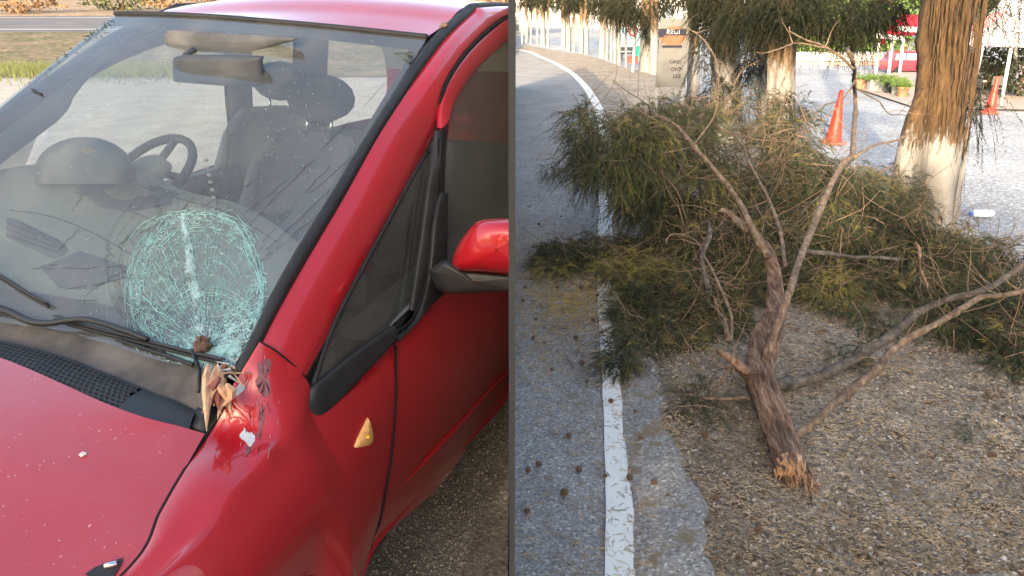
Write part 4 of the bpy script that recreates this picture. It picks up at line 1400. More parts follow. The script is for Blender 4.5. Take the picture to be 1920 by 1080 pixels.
for k in range(26):
    a_ = on(WT, 765 + rng.normal(0, 8), 108 + rng.normal(0, 8), .003)
    if a_ is None: continue
    b_ = a_ + rng.normal(0, .014, 3) * [1, 1, .3]
    MB_.tube([c2w(a_), c2w(b_)], .0012, 3)
for k in range(150):
    t = rng.random(); x, y = 20 + 190 * t + rng.normal(0, 5), 158 - 122 * t + abs(rng.normal(0, 7))
    a_ = on(WT, x, y, .002)
    if a_ is None: continue
    b_ = a_ + rng.normal(0, .008, 3) * [1, 1, .3]
    MB_.tube([c2w(a_), c2w(b_)], .0012, 3)
tag(MB_.build('needle_litter', M['leaf_dark']), 'dark cypress needles lying along the edges of the windshield', 'needles', kind='stuff')
# twig on the glass at the far left
tw = MB().tube(rs([c2w(on(WT, x_, y_, .004)) for x_, y_ in ((14, 176), (35, 167), (62, 170), (80, 179)) if on(WT, x_, y_, .004) is not None], 12), .0035, 6).build('rubber_strip', M['rubber'], None, True)
tag(tw, 'short black curved strip lying on the upper left windshield', 'strip')

# ------------------------------------------------------------------ foliage
def fronds(anch, dirs, length, nb=26, blade=.045, w=.0032, droop=.5, seed=1):
    """feathery cypress sprays: every spray is a drooping stem set with narrow blades; returns triangles"""
    r = np.random.default_rng(seed)
    n = len(anch)
    anch = np.asarray(anch, float); dirs = np.asarray(dirs, float)
    dirs = dirs / (np.linalg.norm(dirs, axis=1)[:, None] + 1e-9)
    L = length * r.uniform(.5, 1.25, n)
    side = np.cross(dirs, r.normal(0, 1, (n, 3))); side /= np.linalg.norm(side, axis=1)[:, None] + 1e-9
    up = np.cross(side, dirs)
    out = []
    for k in range(nb):
        t = (k + .5) / nb
        s0 = anch + dirs * (L * t)[:, None] + np.array([0, 0, -1]) * (droop * L * t * t)[:, None]
        tang = dirs + np.array([0, 0, -1]) * (2 * droop * t)
        tang /= np.linalg.norm(tang, axis=1)[:, None]
        sg = 1 if k % 2 else -1
        ang = r.uniform(.35, .9, n)
        tw = r.normal(0, .55, n)
        sd = side * sg * np.cos(tw)[:, None] + up * np.sin(tw)[:, None]
        d = tang * np.cos(ang)[:, None] + sd * np.sin(ang)[:, None]
        bl = blade * (1.15 - .65 * t) * r.uniform(.6, 1.3, n)
        tip = s0 + d * bl[:, None]
        wv = np.cross(d, r.normal(0, 1, (n, 3))); wv /= np.linalg.norm(wv, axis=1)[:, None] + 1e-9
        out.append(np.stack([s0 - wv * w / 2, s0 + wv * w / 2, tip], 1))
    # stem
    for k in range(3):
        t0, t1 = k / 3, (k + 1) / 3
        a = anch + dirs * (L * t0)[:, None] + np.array([0, 0, -1]) * (droop * L * t0 * t0)[:, None]
        b = anch + dirs * (L * t1)[:, None] + np.array([0, 0, -1]) * (droop * L * t1 * t1)[:, None]
        out.append(np.stack([a - up * w * .4, a + up * w * .4, b], 1))
    return np.concatenate(out)

def blob(px, py, Y, rx, ry, rd, n, r, low=True):
    """n anchor points in an ellipsoid that stands at world distance Y; kept above the ground"""
    c = D(px, py, Y)
    k = np.linalg.norm(c - [0, 0, CAMH]) / FPX
    v = r.normal(0, 1, (n, 3)); v /= np.linalg.norm(v, axis=1)[:, None]
    v *= r.uniform(.25, 1, n)[:, None] ** .5
    P = c + v * np.array([rx * k, rd, ry * k])
    if low: P[:, 2] = np.where(P[:, 2] < .02, .02 + np.abs(r.normal(0, .05, n)), P[:, 2])
    return P, v

# ------------------------------------------------------------------ fallen branch
fb_o = G(1490, 890)
fallen = empty('fallen_branch', (0, 0, 0), label='large broken cypress branch lying across the verge and the white road line', cat='branch')
fallen.location = (fb_o[0], fb_o[1], 0)
FB = np.array([fb_o[0], fb_o[1], 0])
def L3(pts):
    """points: (px, py, z) on a height, or (px, py, 'Y', dist)"""
    out = []
    for p in pts:
        out.append(G(p[0], p[1], p[2]) if len(p) == 3 else D(p[0], p[1], p[3]))
    return np.array(out) - FB
def limb(pts, r0, r1, mat, name='limb', n=46, seg=12, wob=.25, jit=.004, kn=0):
    P = rs(L3(pts), n)
    low_ = catmull(rng.normal(0, jit * 2.2, (max(4, n // 7), 3)), 8)
    P[1:-1] += resample(low_, n)[1:-1] + rng.normal(0, jit * .12, (n - 2, 3))
    rad = np.linspace(r0, r1, n)
    rad *= 1 + resample(catmull(rng.normal(0, .07, (max(4, n // 5), 1)), 6), n)[:, 0]
    for _ in range(kn):
        k = rng.integers(2, n - 2); rad[k] *= 1.28; rad[k - 1] *= 1.12; rad[k + 1] *= 1.12
    return MB().tube(P, rad, seg, wob=wob).build(name, mat, fallen, True), P
trunk_pts = [(1484, 880, .085), (1462, 810, .10), (1437, 745, .13), (1422, 700, .16), (1436, 640, .2), (1452, 580, .26), (1452, 520, .32), (1438, 470, .38), (1402, 425, .42), (1350, 400, .46)]
P = rs(L3(trunk_pts), 90)
rad = np.interp(np.linspace(0, 1, 90), [0, .12, .3, .40, .48, .7, 1], [.050, .052, .055, .060, .036, .026, .016])
tm = MB(); nn = 26
fl = rng.uniform(.82, 1.2, nn)
prev = None
for i in range(90):
    t = Vector(P[min(i + 1, 89)] - P[max(i - 1, 0)]).normalized()
    a = Vector((0, 0, 1)).cross(t).normalized(); b = t.cross(a)
    for j in range(nn):
        th = 2 * math.pi * j / nn
        r_ = rad[i] * (fl[j] * .35 + .65) * (1 + .10 * math.sin(j * 2.7 + i * .35) + .12 * (random.random() - .5) + (.10 if (j * 7 + i // 5) % 5 == 0 else 0))
        tm.V.append(tuple(Vector(P[i]) + a * math.cos(th) * r_ + b * math.sin(th) * r_))
for i in range(89):
    for j in range(nn):
        q_ = (j + 1) % nn
        tm.F.append((i * nn + j, i * nn + q_, (i + 1) * nn + q_, (i + 1) * nn + j))
tm.build('trunk', M['bark_trunk'], fallen, True)
# loose bark plates
bk = MB()
for _ in range(900):
    i = rng.integers(1, 70); j = rng.uniform(.0, math.pi)
    t = Vector(P[i + 1] - P[i]).normalized(); a = Vector((0, 0, 1)).cross(t).normalized(); b = t.cross(a)
    if b.z < 0: b = -b
    nrm = a * math.cos(j) + b * math.sin(j)
    c = Vector(P[i]) + nrm * rad[i] * 1.03
    s1_ = t.cross(nrm) * rng.uniform(.002, .007); l_ = t * rng.uniform(.015, .06)
    bk.add([c - s1_ - l_, c + s1_ - l_ * .8, c + s1_ * .7 + l_ + nrm * .006, c - s1_ * .6 + l_ * .9 + nrm * .004, c + nrm * .008], [(0, 1, 4), (1, 2, 4), (2, 3, 4), (3, 0, 4)])
tag(bk.build('bark_plates', M['bark_trunk'], fallen), kind='stuff')
# broken end with splinters
be = P[0]
tdir = Vector(P[0] - P[4]).normalized()
a = Vector((0, 0, 1)).cross(tdir).normalized(); b = tdir.cross(a)
core = MB().lathe((0, 0, 0), [(.055, -.03), (.05, .0), (.03, .012), (0, .02)], 14)
core.V = [tuple(Vector(be) + a * v_[0] + b * v_[1] + tdir * (v_[2] + .01 * random.random())) for v_ in core.V]
core.build('broken_end', M['split'], fallen, False)
for k in range(64):
    th = rng.uniform(0, 2 * math.pi); r_ = rng.uniform(.01, .056)
    s0_ = Vector(be) + a * math.cos(th) * r_ + b * math.sin(th) * r_ - tdir * .02
    ln = rng.uniform(.02, .075) * (1.7 if math.cos(th) * a.x > 0 else 1)
    e_ = s0_ + tdir * ln + Vector(rng.normal(0, .010, 3))
    MB().tube([s0_, (s0_ + e_) / 2 + Vector(rng.normal(0, .003, 3)), e_], [.007, .005, .0006], 4).build('splinter', M['split'] if k % 2 else M['bark_trunk'], fallen)
for k in range(9):
    j0 = rng.normal(0, 6, 2)
    tail = rs(L3([(1494 + j0[0], 866 + j0[1], .085), (1508 + j0[0] * .8, 892, .055), (1522 + rng.normal(0, 5), 910 + rng.normal(0, 5), .035), (1534 + rng.normal(0, 8), 928 + rng.normal(0, 9), .014)]), 8)
    MB().tube(tail, np.linspace(rng.uniform(.006, .013), .001, 8), 5, wob=.7).build('splinter', M['bark_trunk'] if k % 4 else M['split'], fallen, True)
for k in range(12):
    j0 = rng.normal(0, 9)
    tail = rs(L3([(1468 + j0, 868, .10), (1474 + j0, 885, .075), (1482 + j0 * 1.2 + rng.normal(0, 4), 902 + rng.normal(0, 8), .05)]), 6)
    MB().tube(tail, np.linspace(rng.uniform(.006, .011), .001, 6), 4, wob=.5).build('splinter', M['split'] if k % 4 else M['bark_trunk'], fallen, False)

mains = []
def LM(*a, **k):
    o, P_ = limb(*a, **k); mains.append(P_); return o
LM([(1428, 690, .19), (1450, 630, .30), (1470, 570, .42), (1497, 490, .52), (1527, 425, .60), (1553, 370, .68), (1585, 308, .78), (1601, 292, .80), (1601, 240, .88), (1603, 180, .97), (1600, 115, 'Y', 3.75), (1588, 92, 'Y', 3.7)], .018, .009, M['bark_pale'], n=60, kn=6)
LM([(1601, 296, .80), (1625, 285, .81), (1652, 272, .82), (1680, 262, .83), (1706, 248, .85)], .010, .004, M['bark_pale'], n=20, seg=6)
LM([(1495, 815, .11), (1520, 795, .14), (1570, 750, .18), (1620, 712, .22), (1648, 692, .25), (1662, 668, .28), (1700, 635, .34), (1750, 608, .40), (1800, 580, .46), (1842, 556, .50), (1880, 552, .53), (1922, 543, .55)], .016, .010, M['bark_pale'], n=60, kn=5)
LM([(1455, 725, .12), (1500, 715, .08), (1545, 700, .09), (1600, 675, .10), (1660, 635, .16), (1720, 590, .22), (1775, 562, .30), (1835, 545, .36), (1880, 520, .40), (1925, 490, .46)], .024, .013, M['bark_grey'], n=50, kn=6)
LM([(1440, 480, .40), (1408, 425, .50), (1388, 385, .58), (1368, 350, .66), (1348, 322, .72), (1312, 285, .80), (1282, 248, .88), (1256, 226, .93), (1215, 216, .95), (1180, 222, .92), (1148, 250, .85), (1138, 258, .82)], .019, .005, M['bark_pale'], n=60, kn=5)
LM([(1474, 498, .44), (1466, 440, .52), (1448, 385, .60), (1425, 340, .66), (1400, 290, .74), (1385, 240, .80)], .010, .003, M['bark_pale'], seg=7)
LM([(1372, 640, .3), (1366, 590, .36), (1346, 545, .42), (1332, 500, .46), (1314, 462, .48), (1290, 446, .50), (1262, 441, .50), (1250, 455, .48)], .008, .004, M['bark_pale'], seg=7)
LM([(1328, 545, .36), (1322, 500, .44), (1324, 460, .5), (1330, 415, .56)], .014, .010, M['bark_grey'], seg=8)
LM([(1405, 750, .12), (1370, 752, .12), (1335, 750, .11), (1300, 742, .09), (1264, 738, .05)], .009, .005, M['bark_pale'], n=26, seg=7)
LM([(1418, 705, .15), (1385, 690, .20), (1362, 668, .24), (1345, 655, .26)], .030, .012, M['bark_trunk'], n=20, seg=10)
LM([(1400, 712, .15), (1372, 690, .18), (1348, 684, .18), (1336, 668, .2), (1330, 655, .22)], .007, .004, M['bark_pale'], n=22, seg=7)
LM([(1366, 640, .26), (1360, 600, .32), (1352, 585, .34), (1340, 560, .38)], .010, .006, M['bark_pale'], n=18, seg=7)
LM([(1500, 470, .5), (1560, 473, .45), (1620, 475, .42), (1690, 486, .38)], .014, .008, M['bark_grey'], n=30, seg=8)
LM([(1715, 455, .5), (1725, 490, .42), (1738, 540, .3)], .010, .006, M['bark_trunk'], n=14, seg=7)
LM([(1600, 640, .1), (1650, 655, .08)], .004, .002, M['bark_grey'], n=8, seg=5)
LM([(1590, 310, .78), (1560, 345, .7), (1530, 372, .66), (1500, 400, .62)], .006, .003, M['bark_grey'], n=18, seg=6)
LM([(1402, 430, .44), (1375, 405, .47), (1352, 398, .49)], .030, .014, M['bark_pale'], n=16, seg=10)
LM([(1604, 130, 'Y', 3.75), (1580, 110, 'Y', 3.72), (1548, 90, 'Y', 3.7), (1515, 75, 'Y', 3.7), (1480, 50, 'Y', 3.65)], .006, .003, M['bark_pale'], n=18, seg=6)
LM([(1548, 90, 'Y', 3.7), (1500, 85, 'Y', 3.7), (1460, 92, 'Y', 3.65), (1420, 98, 'Y', 3.6)], .005, .002, M['bark_pale'], n=18, seg=6)
LM([(1602, 150, 'Y', 3.75), (1580, 195, 'Y', 3.72), (1548, 200, 'Y', 3.7), (1540, 230, 'Y', 3.7)], .004, .002, M['bark_grey'], n=18, seg=5)
LM([(1605, 155, 'Y', 3.75), (1640, 190, 'Y', 3.75), (1670, 212, 'Y', 3.75), (1700, 216, 'Y', 3.7)], .005, .002, M['bark_grey'], n=18, seg=5)
LM([(1218, 216, .95), (1204, 190, 'Y', 4.35), (1180, 172, 'Y', 4.3), (1150, 150, 'Y', 4.2)], .005, .002, M['bark_pale'], n=14, seg=5)
LM([(1300, 270, .84), (1340, 210, 'Y', 4.6), (1337, 120, 'Y', 4.6), (1300, 66, 'Y', 4.6), (1260, 62, 'Y', 4.5), (1235, 90, 'Y', 4.4)], .007, .003, M['bark_pale'], n=26, seg=6)

# twigs all through the heap
tz = MB()
r = np.random.default_rng(3)
def twig(P0, d, L, r0, jit=.22, n=6):
    P_ = [np.array(P0, float)]; d = np.array(d, float); d /= np.linalg.norm(d)
    for _ in range(n):
        d = d + r.normal(0, jit, 3); d /= np.linalg.norm(d)
        P_.append(P_[-1] + d * L / n)
    if P_[-1][2] < .01: P_[-1][2] = .012
    tz.tube(np.array(P_) - FB, np.linspace(r0, r0 * .3, n + 1), 4, cap=False)
    return P_
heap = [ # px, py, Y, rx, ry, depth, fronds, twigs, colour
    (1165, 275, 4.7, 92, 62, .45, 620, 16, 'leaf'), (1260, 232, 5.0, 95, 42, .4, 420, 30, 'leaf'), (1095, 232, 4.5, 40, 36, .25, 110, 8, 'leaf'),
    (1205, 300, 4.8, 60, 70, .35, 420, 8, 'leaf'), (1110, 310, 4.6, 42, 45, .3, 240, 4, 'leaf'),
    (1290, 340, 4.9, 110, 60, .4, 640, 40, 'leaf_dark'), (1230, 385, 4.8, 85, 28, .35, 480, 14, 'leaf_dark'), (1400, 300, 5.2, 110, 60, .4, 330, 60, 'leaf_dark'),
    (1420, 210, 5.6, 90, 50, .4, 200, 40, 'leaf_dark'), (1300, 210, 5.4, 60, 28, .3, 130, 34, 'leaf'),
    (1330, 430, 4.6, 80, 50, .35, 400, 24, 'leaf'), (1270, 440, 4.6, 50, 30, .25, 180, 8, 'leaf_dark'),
    (1040, 480, 4.5, 38, 18, .22, 150, 2, 'leaf_dark'), (1120, 468, 4.6, 60, 20, .25, 220, 5, 'leaf_dark'), (1185, 500, 4.3, 70, 20, .25, 240, 8, 'leaf_dry_sunlit'), (1180, 470, 4.6, 50, 22, .25, 190, 4, 'leaf_dark'), (1040, 498, 4.3, 30, 8, .15, 50, 2, 'leaf_dry_sunlit'),
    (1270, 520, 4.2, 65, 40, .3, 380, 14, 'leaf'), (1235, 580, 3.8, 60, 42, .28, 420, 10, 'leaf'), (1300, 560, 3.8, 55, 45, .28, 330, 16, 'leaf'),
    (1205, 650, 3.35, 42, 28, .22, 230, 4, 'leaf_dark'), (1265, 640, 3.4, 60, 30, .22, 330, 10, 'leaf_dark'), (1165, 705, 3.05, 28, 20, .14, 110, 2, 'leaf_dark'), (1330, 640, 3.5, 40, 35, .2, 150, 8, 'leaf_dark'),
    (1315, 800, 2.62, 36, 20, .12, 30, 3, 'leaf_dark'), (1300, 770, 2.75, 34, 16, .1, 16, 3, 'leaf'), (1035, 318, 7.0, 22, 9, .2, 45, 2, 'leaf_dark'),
    (1400, 370, 4.8, 70, 50, .35, 260, 40, 'leaf_dark'), (1390, 480, 4.3, 50, 45, .3, 170, 24, 'leaf_dry_sunlit'), (1410, 560, 4.0, 34, 30, .2, 60, 8, 'leaf_dark'),
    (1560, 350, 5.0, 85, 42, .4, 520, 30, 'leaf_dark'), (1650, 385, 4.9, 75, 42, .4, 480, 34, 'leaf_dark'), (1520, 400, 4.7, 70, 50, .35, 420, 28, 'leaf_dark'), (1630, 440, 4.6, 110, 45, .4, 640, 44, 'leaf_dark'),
    (1560, 490, 4.4, 85, 36, .3, 430, 26, 'leaf_dark'), (1700, 480, 4.3, 90, 45, .35, 520, 36, 'leaf_dark'), (1565, 530, 4.1, 55, 24, .22, 170, 14, 'leaf_dry_sunlit'), (1590, 560, 4.0, 90, 26, .22, 360, 16, 'leaf_dark'),
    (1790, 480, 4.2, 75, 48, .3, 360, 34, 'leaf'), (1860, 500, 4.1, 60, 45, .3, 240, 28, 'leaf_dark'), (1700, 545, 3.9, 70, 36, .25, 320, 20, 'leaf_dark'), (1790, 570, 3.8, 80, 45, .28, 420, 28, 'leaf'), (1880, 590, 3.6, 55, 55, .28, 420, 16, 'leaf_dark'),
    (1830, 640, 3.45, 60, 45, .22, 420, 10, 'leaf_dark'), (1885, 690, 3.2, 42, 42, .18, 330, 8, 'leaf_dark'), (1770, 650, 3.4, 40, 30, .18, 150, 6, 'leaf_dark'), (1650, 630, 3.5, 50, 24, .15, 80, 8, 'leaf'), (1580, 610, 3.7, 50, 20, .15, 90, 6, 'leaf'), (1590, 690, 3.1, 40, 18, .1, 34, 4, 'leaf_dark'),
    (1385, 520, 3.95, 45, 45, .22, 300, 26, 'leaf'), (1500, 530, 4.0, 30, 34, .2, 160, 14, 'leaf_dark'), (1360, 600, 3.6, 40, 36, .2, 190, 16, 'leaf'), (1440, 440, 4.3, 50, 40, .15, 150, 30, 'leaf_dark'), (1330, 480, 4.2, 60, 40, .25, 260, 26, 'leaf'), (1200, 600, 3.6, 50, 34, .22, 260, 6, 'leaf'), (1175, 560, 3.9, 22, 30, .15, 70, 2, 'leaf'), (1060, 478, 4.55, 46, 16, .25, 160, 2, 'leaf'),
    (1210, 250, 4.6, 60, 30, .2, 60, 4, 'leaf_dry_sunlit'), (1150, 330, 4.5, 30, 40, .15, 50, 2, 'leaf_dry_sunlit'), (1250, 510, 4.0, 50, 18, .15, 60, 3, 'leaf_dry_sunlit'), (1320, 330, 4.6, 40, 24, .15, 50, 6, 'leaf_dry_sunlit'), (1560, 535, 3.9, 36, 16, .12, 110, 4, 'leaf_dry_sunlit'), (1180, 505, 4.15, 60, 10, .12, 110, 3, 'leaf_dry_sunlit'),  # yellow clusters colour in sun dapples on the foliage
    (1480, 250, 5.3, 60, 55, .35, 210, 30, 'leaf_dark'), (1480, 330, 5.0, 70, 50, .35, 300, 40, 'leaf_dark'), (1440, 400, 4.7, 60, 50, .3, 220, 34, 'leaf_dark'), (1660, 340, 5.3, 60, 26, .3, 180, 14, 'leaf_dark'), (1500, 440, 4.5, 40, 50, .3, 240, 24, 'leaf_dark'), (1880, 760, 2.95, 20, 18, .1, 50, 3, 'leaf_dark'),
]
M['leaf_dead'] = leaf_mat('dead_brown_foliage', (.05, .035, .02), (.12, .085, .05), (.22, .16, .10))
acc = {'leaf': [], 'leaf_dark': [], 'leaf_dry_sunlit': [], 'leaf_dead': []}
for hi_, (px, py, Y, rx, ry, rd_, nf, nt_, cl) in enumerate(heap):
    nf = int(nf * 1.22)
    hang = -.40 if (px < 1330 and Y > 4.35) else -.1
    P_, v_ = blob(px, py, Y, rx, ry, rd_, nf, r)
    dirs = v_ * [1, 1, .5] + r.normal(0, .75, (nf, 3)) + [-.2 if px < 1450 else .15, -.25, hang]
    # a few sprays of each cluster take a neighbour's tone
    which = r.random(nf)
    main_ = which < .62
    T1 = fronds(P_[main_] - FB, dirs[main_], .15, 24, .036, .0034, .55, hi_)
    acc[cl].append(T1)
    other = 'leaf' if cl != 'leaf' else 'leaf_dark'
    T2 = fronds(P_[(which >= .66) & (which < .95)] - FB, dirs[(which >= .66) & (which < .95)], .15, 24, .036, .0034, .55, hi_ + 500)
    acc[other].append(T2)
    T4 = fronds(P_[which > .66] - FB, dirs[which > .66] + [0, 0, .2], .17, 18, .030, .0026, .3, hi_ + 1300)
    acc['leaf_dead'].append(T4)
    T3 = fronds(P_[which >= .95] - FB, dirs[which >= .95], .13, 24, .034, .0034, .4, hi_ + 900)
    acc['leaf_dry_sunlit'].append(T3)
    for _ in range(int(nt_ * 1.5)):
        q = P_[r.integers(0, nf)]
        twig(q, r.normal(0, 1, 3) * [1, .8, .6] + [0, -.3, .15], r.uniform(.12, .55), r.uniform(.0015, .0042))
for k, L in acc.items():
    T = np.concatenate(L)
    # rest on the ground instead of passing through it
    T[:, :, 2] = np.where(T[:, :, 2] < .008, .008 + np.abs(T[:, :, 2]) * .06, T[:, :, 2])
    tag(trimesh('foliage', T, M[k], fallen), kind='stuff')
# side twigs along the limbs
for P_ in mains:
    n_ = len(P_)
    for _ in range(max(3, n_ // 5)):
        i = r.integers(n_ // 4, n_ - 1)
        twig(P_[i] + FB, r.normal(0, 1, 3), r.uniform(.06, .32), r.uniform(.0014, .003))
tag(tz.build('twigs', M['twig'], fallen, True), kind='stuff')

# ------------------------------------------------------------------ litter, stones and cones on the ground
r = np.random.default_rng(11)
def scatter_needles(n, fx, mat, ln=(.012, .05), w=.0016, name='needle_litter', label=None, z0=.012):
    P_ = []
    while len(P_) < n:
        p = fx()
        if p is not None: P_.append(p)
    P_ = np.array(P_)
    th = r.uniform(0, 2 * math.pi, n); L = r.uniform(*ln, n)
    d = np.stack([np.cos(th), np.sin(th), r.normal(0, .12, n)], 1) * L[:, None]
    s_ = np.stack([-np.sin(th), np.cos(th), np.zeros(n)], 1) * w
    base = np.concatenate([P_, np.full((n, 1), z0) + r.uniform(0, .006, (n, 1))], 1) if P_.shape[1] == 2 else P_
    T = np.concatenate([np.stack([base - s_, base + s_, base + d], 1), np.stack([base - s_ + [0, 0, .001], base + s_ * .2 + d * .5 + [0, 0, .004], base + d], 1)])
    o = trimesh(name, T, mat)
    return tag(o, label, 'needles', kind='stuff')
def ev_x(y):
    return np.interp(y, [e[1] for e in er], [e[0] for e in er])
def sh_x(y):
    return np.interp(y, [s[1] for s in sl], [s[0] for s in sl])
def on_dirt():
    py = r.uniform(440, 1090); px = r.uniform(1180, 1930)
    p = G(px, py)
    if p[0] < sh_x(p[1]) - .02 * r.random(): return None
    return (p[0], p[1], .016 + verge_z(p[0], p[1]) + .004)
scatter_needles(26000, on_dirt, M['litter'], (.006, .026), .0011, label='dry brown needle litter spread over the dirt verge')
def on_road():
    py = r.uniform(330, 1090); px = r.uniform(966, 1330)
    p = G(px, py)
    if p[0] > sh_x(p[1]): return None
    dens = math.exp(-((py - 545) / 130) ** 2) + .06 + (.55 * min(1, (p[0] - ev_x(p[1])) / .25) if p[0] > ev_x(p[1]) else 0)
    return (p[0], p[1], .014) if r.random() < dens else None
scatter_needles(9000, on_road, M['litter'], (.008, .05), .0014, label='dry brown needles scattered across the asphalt and the painted line')
def on_dirt2():
    q = on_dirt()
    return q
scatter_needles(5000, on_dirt2, simple('pale_straw', (.44, .37, .27), .9), (.006, .026), .0009, label='pale straw bits strewn over the dirt verge')
scatter_needles(5000, on_dirt2, simple('dark_needle', (.07, .055, .04), .9, var=.4), (.008, .035), .0014, label='dark broken needles strewn over the dirt verge')
def on_road3():
    py = r.uniform(470, 640); px = r.uniform(970, 1135)
    c = [(1075, 560), (1040, 575), (1100, 545), (1010, 510), (1090, 590)][r.integers(0, 5)]
    p = G(c[0] + r.normal(0, 34), c[1] + r.normal(0, 22))
    if p[0] < .01: return None
    return (p[0], p[1], .015)
scatter_needles(1500, on_road3, simple('yellow_dry_sprays', (.42, .30, .10), .9, var=.4), (.012, .05), .0014, label='yellow dry cypress sprays in a patch on the road')
# gravel
gv = MB()
for _ in range(5200):
    p = on_dirt()
    if p is None: continue
    s_ = r.uniform(.0025, .009) * (1.6 if r.random() < .06 else 1)
    a_ = r.uniform(0, 3.1)
    V = []
    for (x, y, z) in ((1, 0, 0), (-.8, .1, 0), (0, 1, 0), (.1, -.9, 0), (0, 0, .7)):
        x *= s_ * r.uniform(.7, 1.3); y *= s_ * r.uniform(.6, 1.1)
        V.append((p[0] + x * math.cos(a_) - y * math.sin(a_), p[1] + x * math.sin(a_) + y * math.cos(a_), p[2] - .003 + z * s_))
    gv.add(V, [(0, 2, 4), (2, 1, 4), (1, 3, 4), (3, 0, 4)])
tag(gv.build('gravel', M['stone']), 'small grey and tan pebbles spread over the dirt verge', 'gravel', kind='stuff')
# asphalt grit in the left-hand place
gv = MB()
for _ in range(1300):
    p = G(r.uniform(700, 956), r.uniform(740, 1085))
    if p[0] > -.02: continue
    s_ = r.uniform(.002, .006)
    gv.add([(p[0] + s_, p[1], .0), (p[0] - s_, p[1], .0), (p[0], p[1] + s_, .0), (p[0], p[1] - s_, .0), (p[0], p[1], s_)], [(0, 2, 4), (2, 1, 4), (1, 3, 4), (3, 0, 4)])
tag(gv.build('gravel', M['stone']), 'loose grit on the rough asphalt beside the car sill', 'gravel', kind='stuff')
cnb = lumpy((0, 0, 0), 1, 9, 6, .38, .9).build('cypress_cone', M['conebrown'])
CONES = [(1149, 594), (1163, 600), (1172, 596), (1112, 606), (1136, 626), (1148, 634), (1164, 628), (1174, 622), (1128, 630), (980, 570), (985, 544), (1090, 545), (1108, 545), (1091, 688), (1100, 722), (1122, 452), (1070, 455), (1134, 900), (1251, 938), (990, 890), (1226, 915), (1320, 830), (1857, 868), (988, 967), (1066, 826), (1040, 322), (1052, 410), (1010, 425), (1290, 665), (1214, 592), (1445, 640), (1588, 590), (1057, 934), (1190, 780), (1005, 605), (1020, 650), (1080, 640), (1035, 700), (1120, 560), (1200, 830), (1010, 880), (1085, 890), (1145, 760), (1045, 545), (1000, 640), (1340, 950), (1420, 1010), (1180, 905)]
for k, (px, py) in enumerate(CONES):
    p = G(px, py)
    s_ = r.uniform(.008, .015)
    o = cnb if k == 0 else cnb.copy()
    if k: COL.objects.link(o)
    o.location = (p[0], p[1], .014 + s_ * .8 + (.012 if p[0] > sh_x(p[1]) else 0))
    o.scale = (s_, s_, s_); o.rotation_euler = tuple(r.uniform(0, 6, 3))
    zone = 'lying on the white road line' if abs(p[0] - ev_x(p[1])) < .06 else ('scattered on the asphalt left of the white line' if p[0] < ev_x(p[1]) else 'lying on the dirt or shoulder right of the white line')
    tag(o, 'small round brown cypress cone ' + zone, 'cone', 'cypress cones ' + zone)
stb = lumpy((0, 0, 0), 1, 7, 5, .3, .5).build('stone', M['stone'])
for k, (px, py, s_) in enumerate([(1758, 870, .014), (1596, 932, .012), (1655, 935, .010), (1687, 797, .010), (1800, 945, .010), (1765, 970, .008), (1733, 1036, .008), (1510, 768, .008), (1875, 784, .008), (1800, 892, .010), (1610, 870, .008), (1700, 920, .008), (1560, 1000, .008)]):
    p = G(px, py)
    o = stb if k == 0 else stb.copy()
    if k: COL.objects.link(o)
    o.location = (p[0], p[1], .022); o.scale = (s_ * 1.3, s_ * .8, s_); o.rotation_euler = (0, 0, r.uniform(0, 3))
    tag(o, 'pale little stone lying on the dirt verge right of the broken trunk', 'stone', 'pale stones on the verge')
# little sticks on the road
for k, (pts, lab) in enumerate([(((1060, 672), (1070, 690), (1078, 700)), 'forked pale twig on the asphalt left of the white line'), (((1058, 832), (1070, 818)), 'short whitish stick lying with two cones on the asphalt'), (((1660, 610), (1610, 606), (1550, 612)), 'thin straight twig on bare dirt behind the trunk'), (((1790, 1035), (1820, 1012), (1860, 1020), (1900, 1030)), 'long thin dark twig at the lower right of the verge'), (((1370, 868), (1330, 858)), 'short brown twig on the dirt left of the broken end')]):
    P_ = rs([G(x, y) + [0, 0, .024] for x, y in pts], 8, True)
    o = MB().tube(P_, .0028, 5, wob=.4).build('stick', M['bark_pale'] if k < 2 else M['twig'], None, True)
    tag(o, lab, 'stick')
# green sprigs on the verge
P_, v_ = blob(1810, 838, 2.45, 16, 6, .03, 26, r)
tag(trimesh('sprig', fronds(P_, v_ + [0, 0, .2], .05, 16, .02, .002, .3, 5), M['leaf']), 'small green sprig lying alone on the gravelly verge at right', 'sprig')

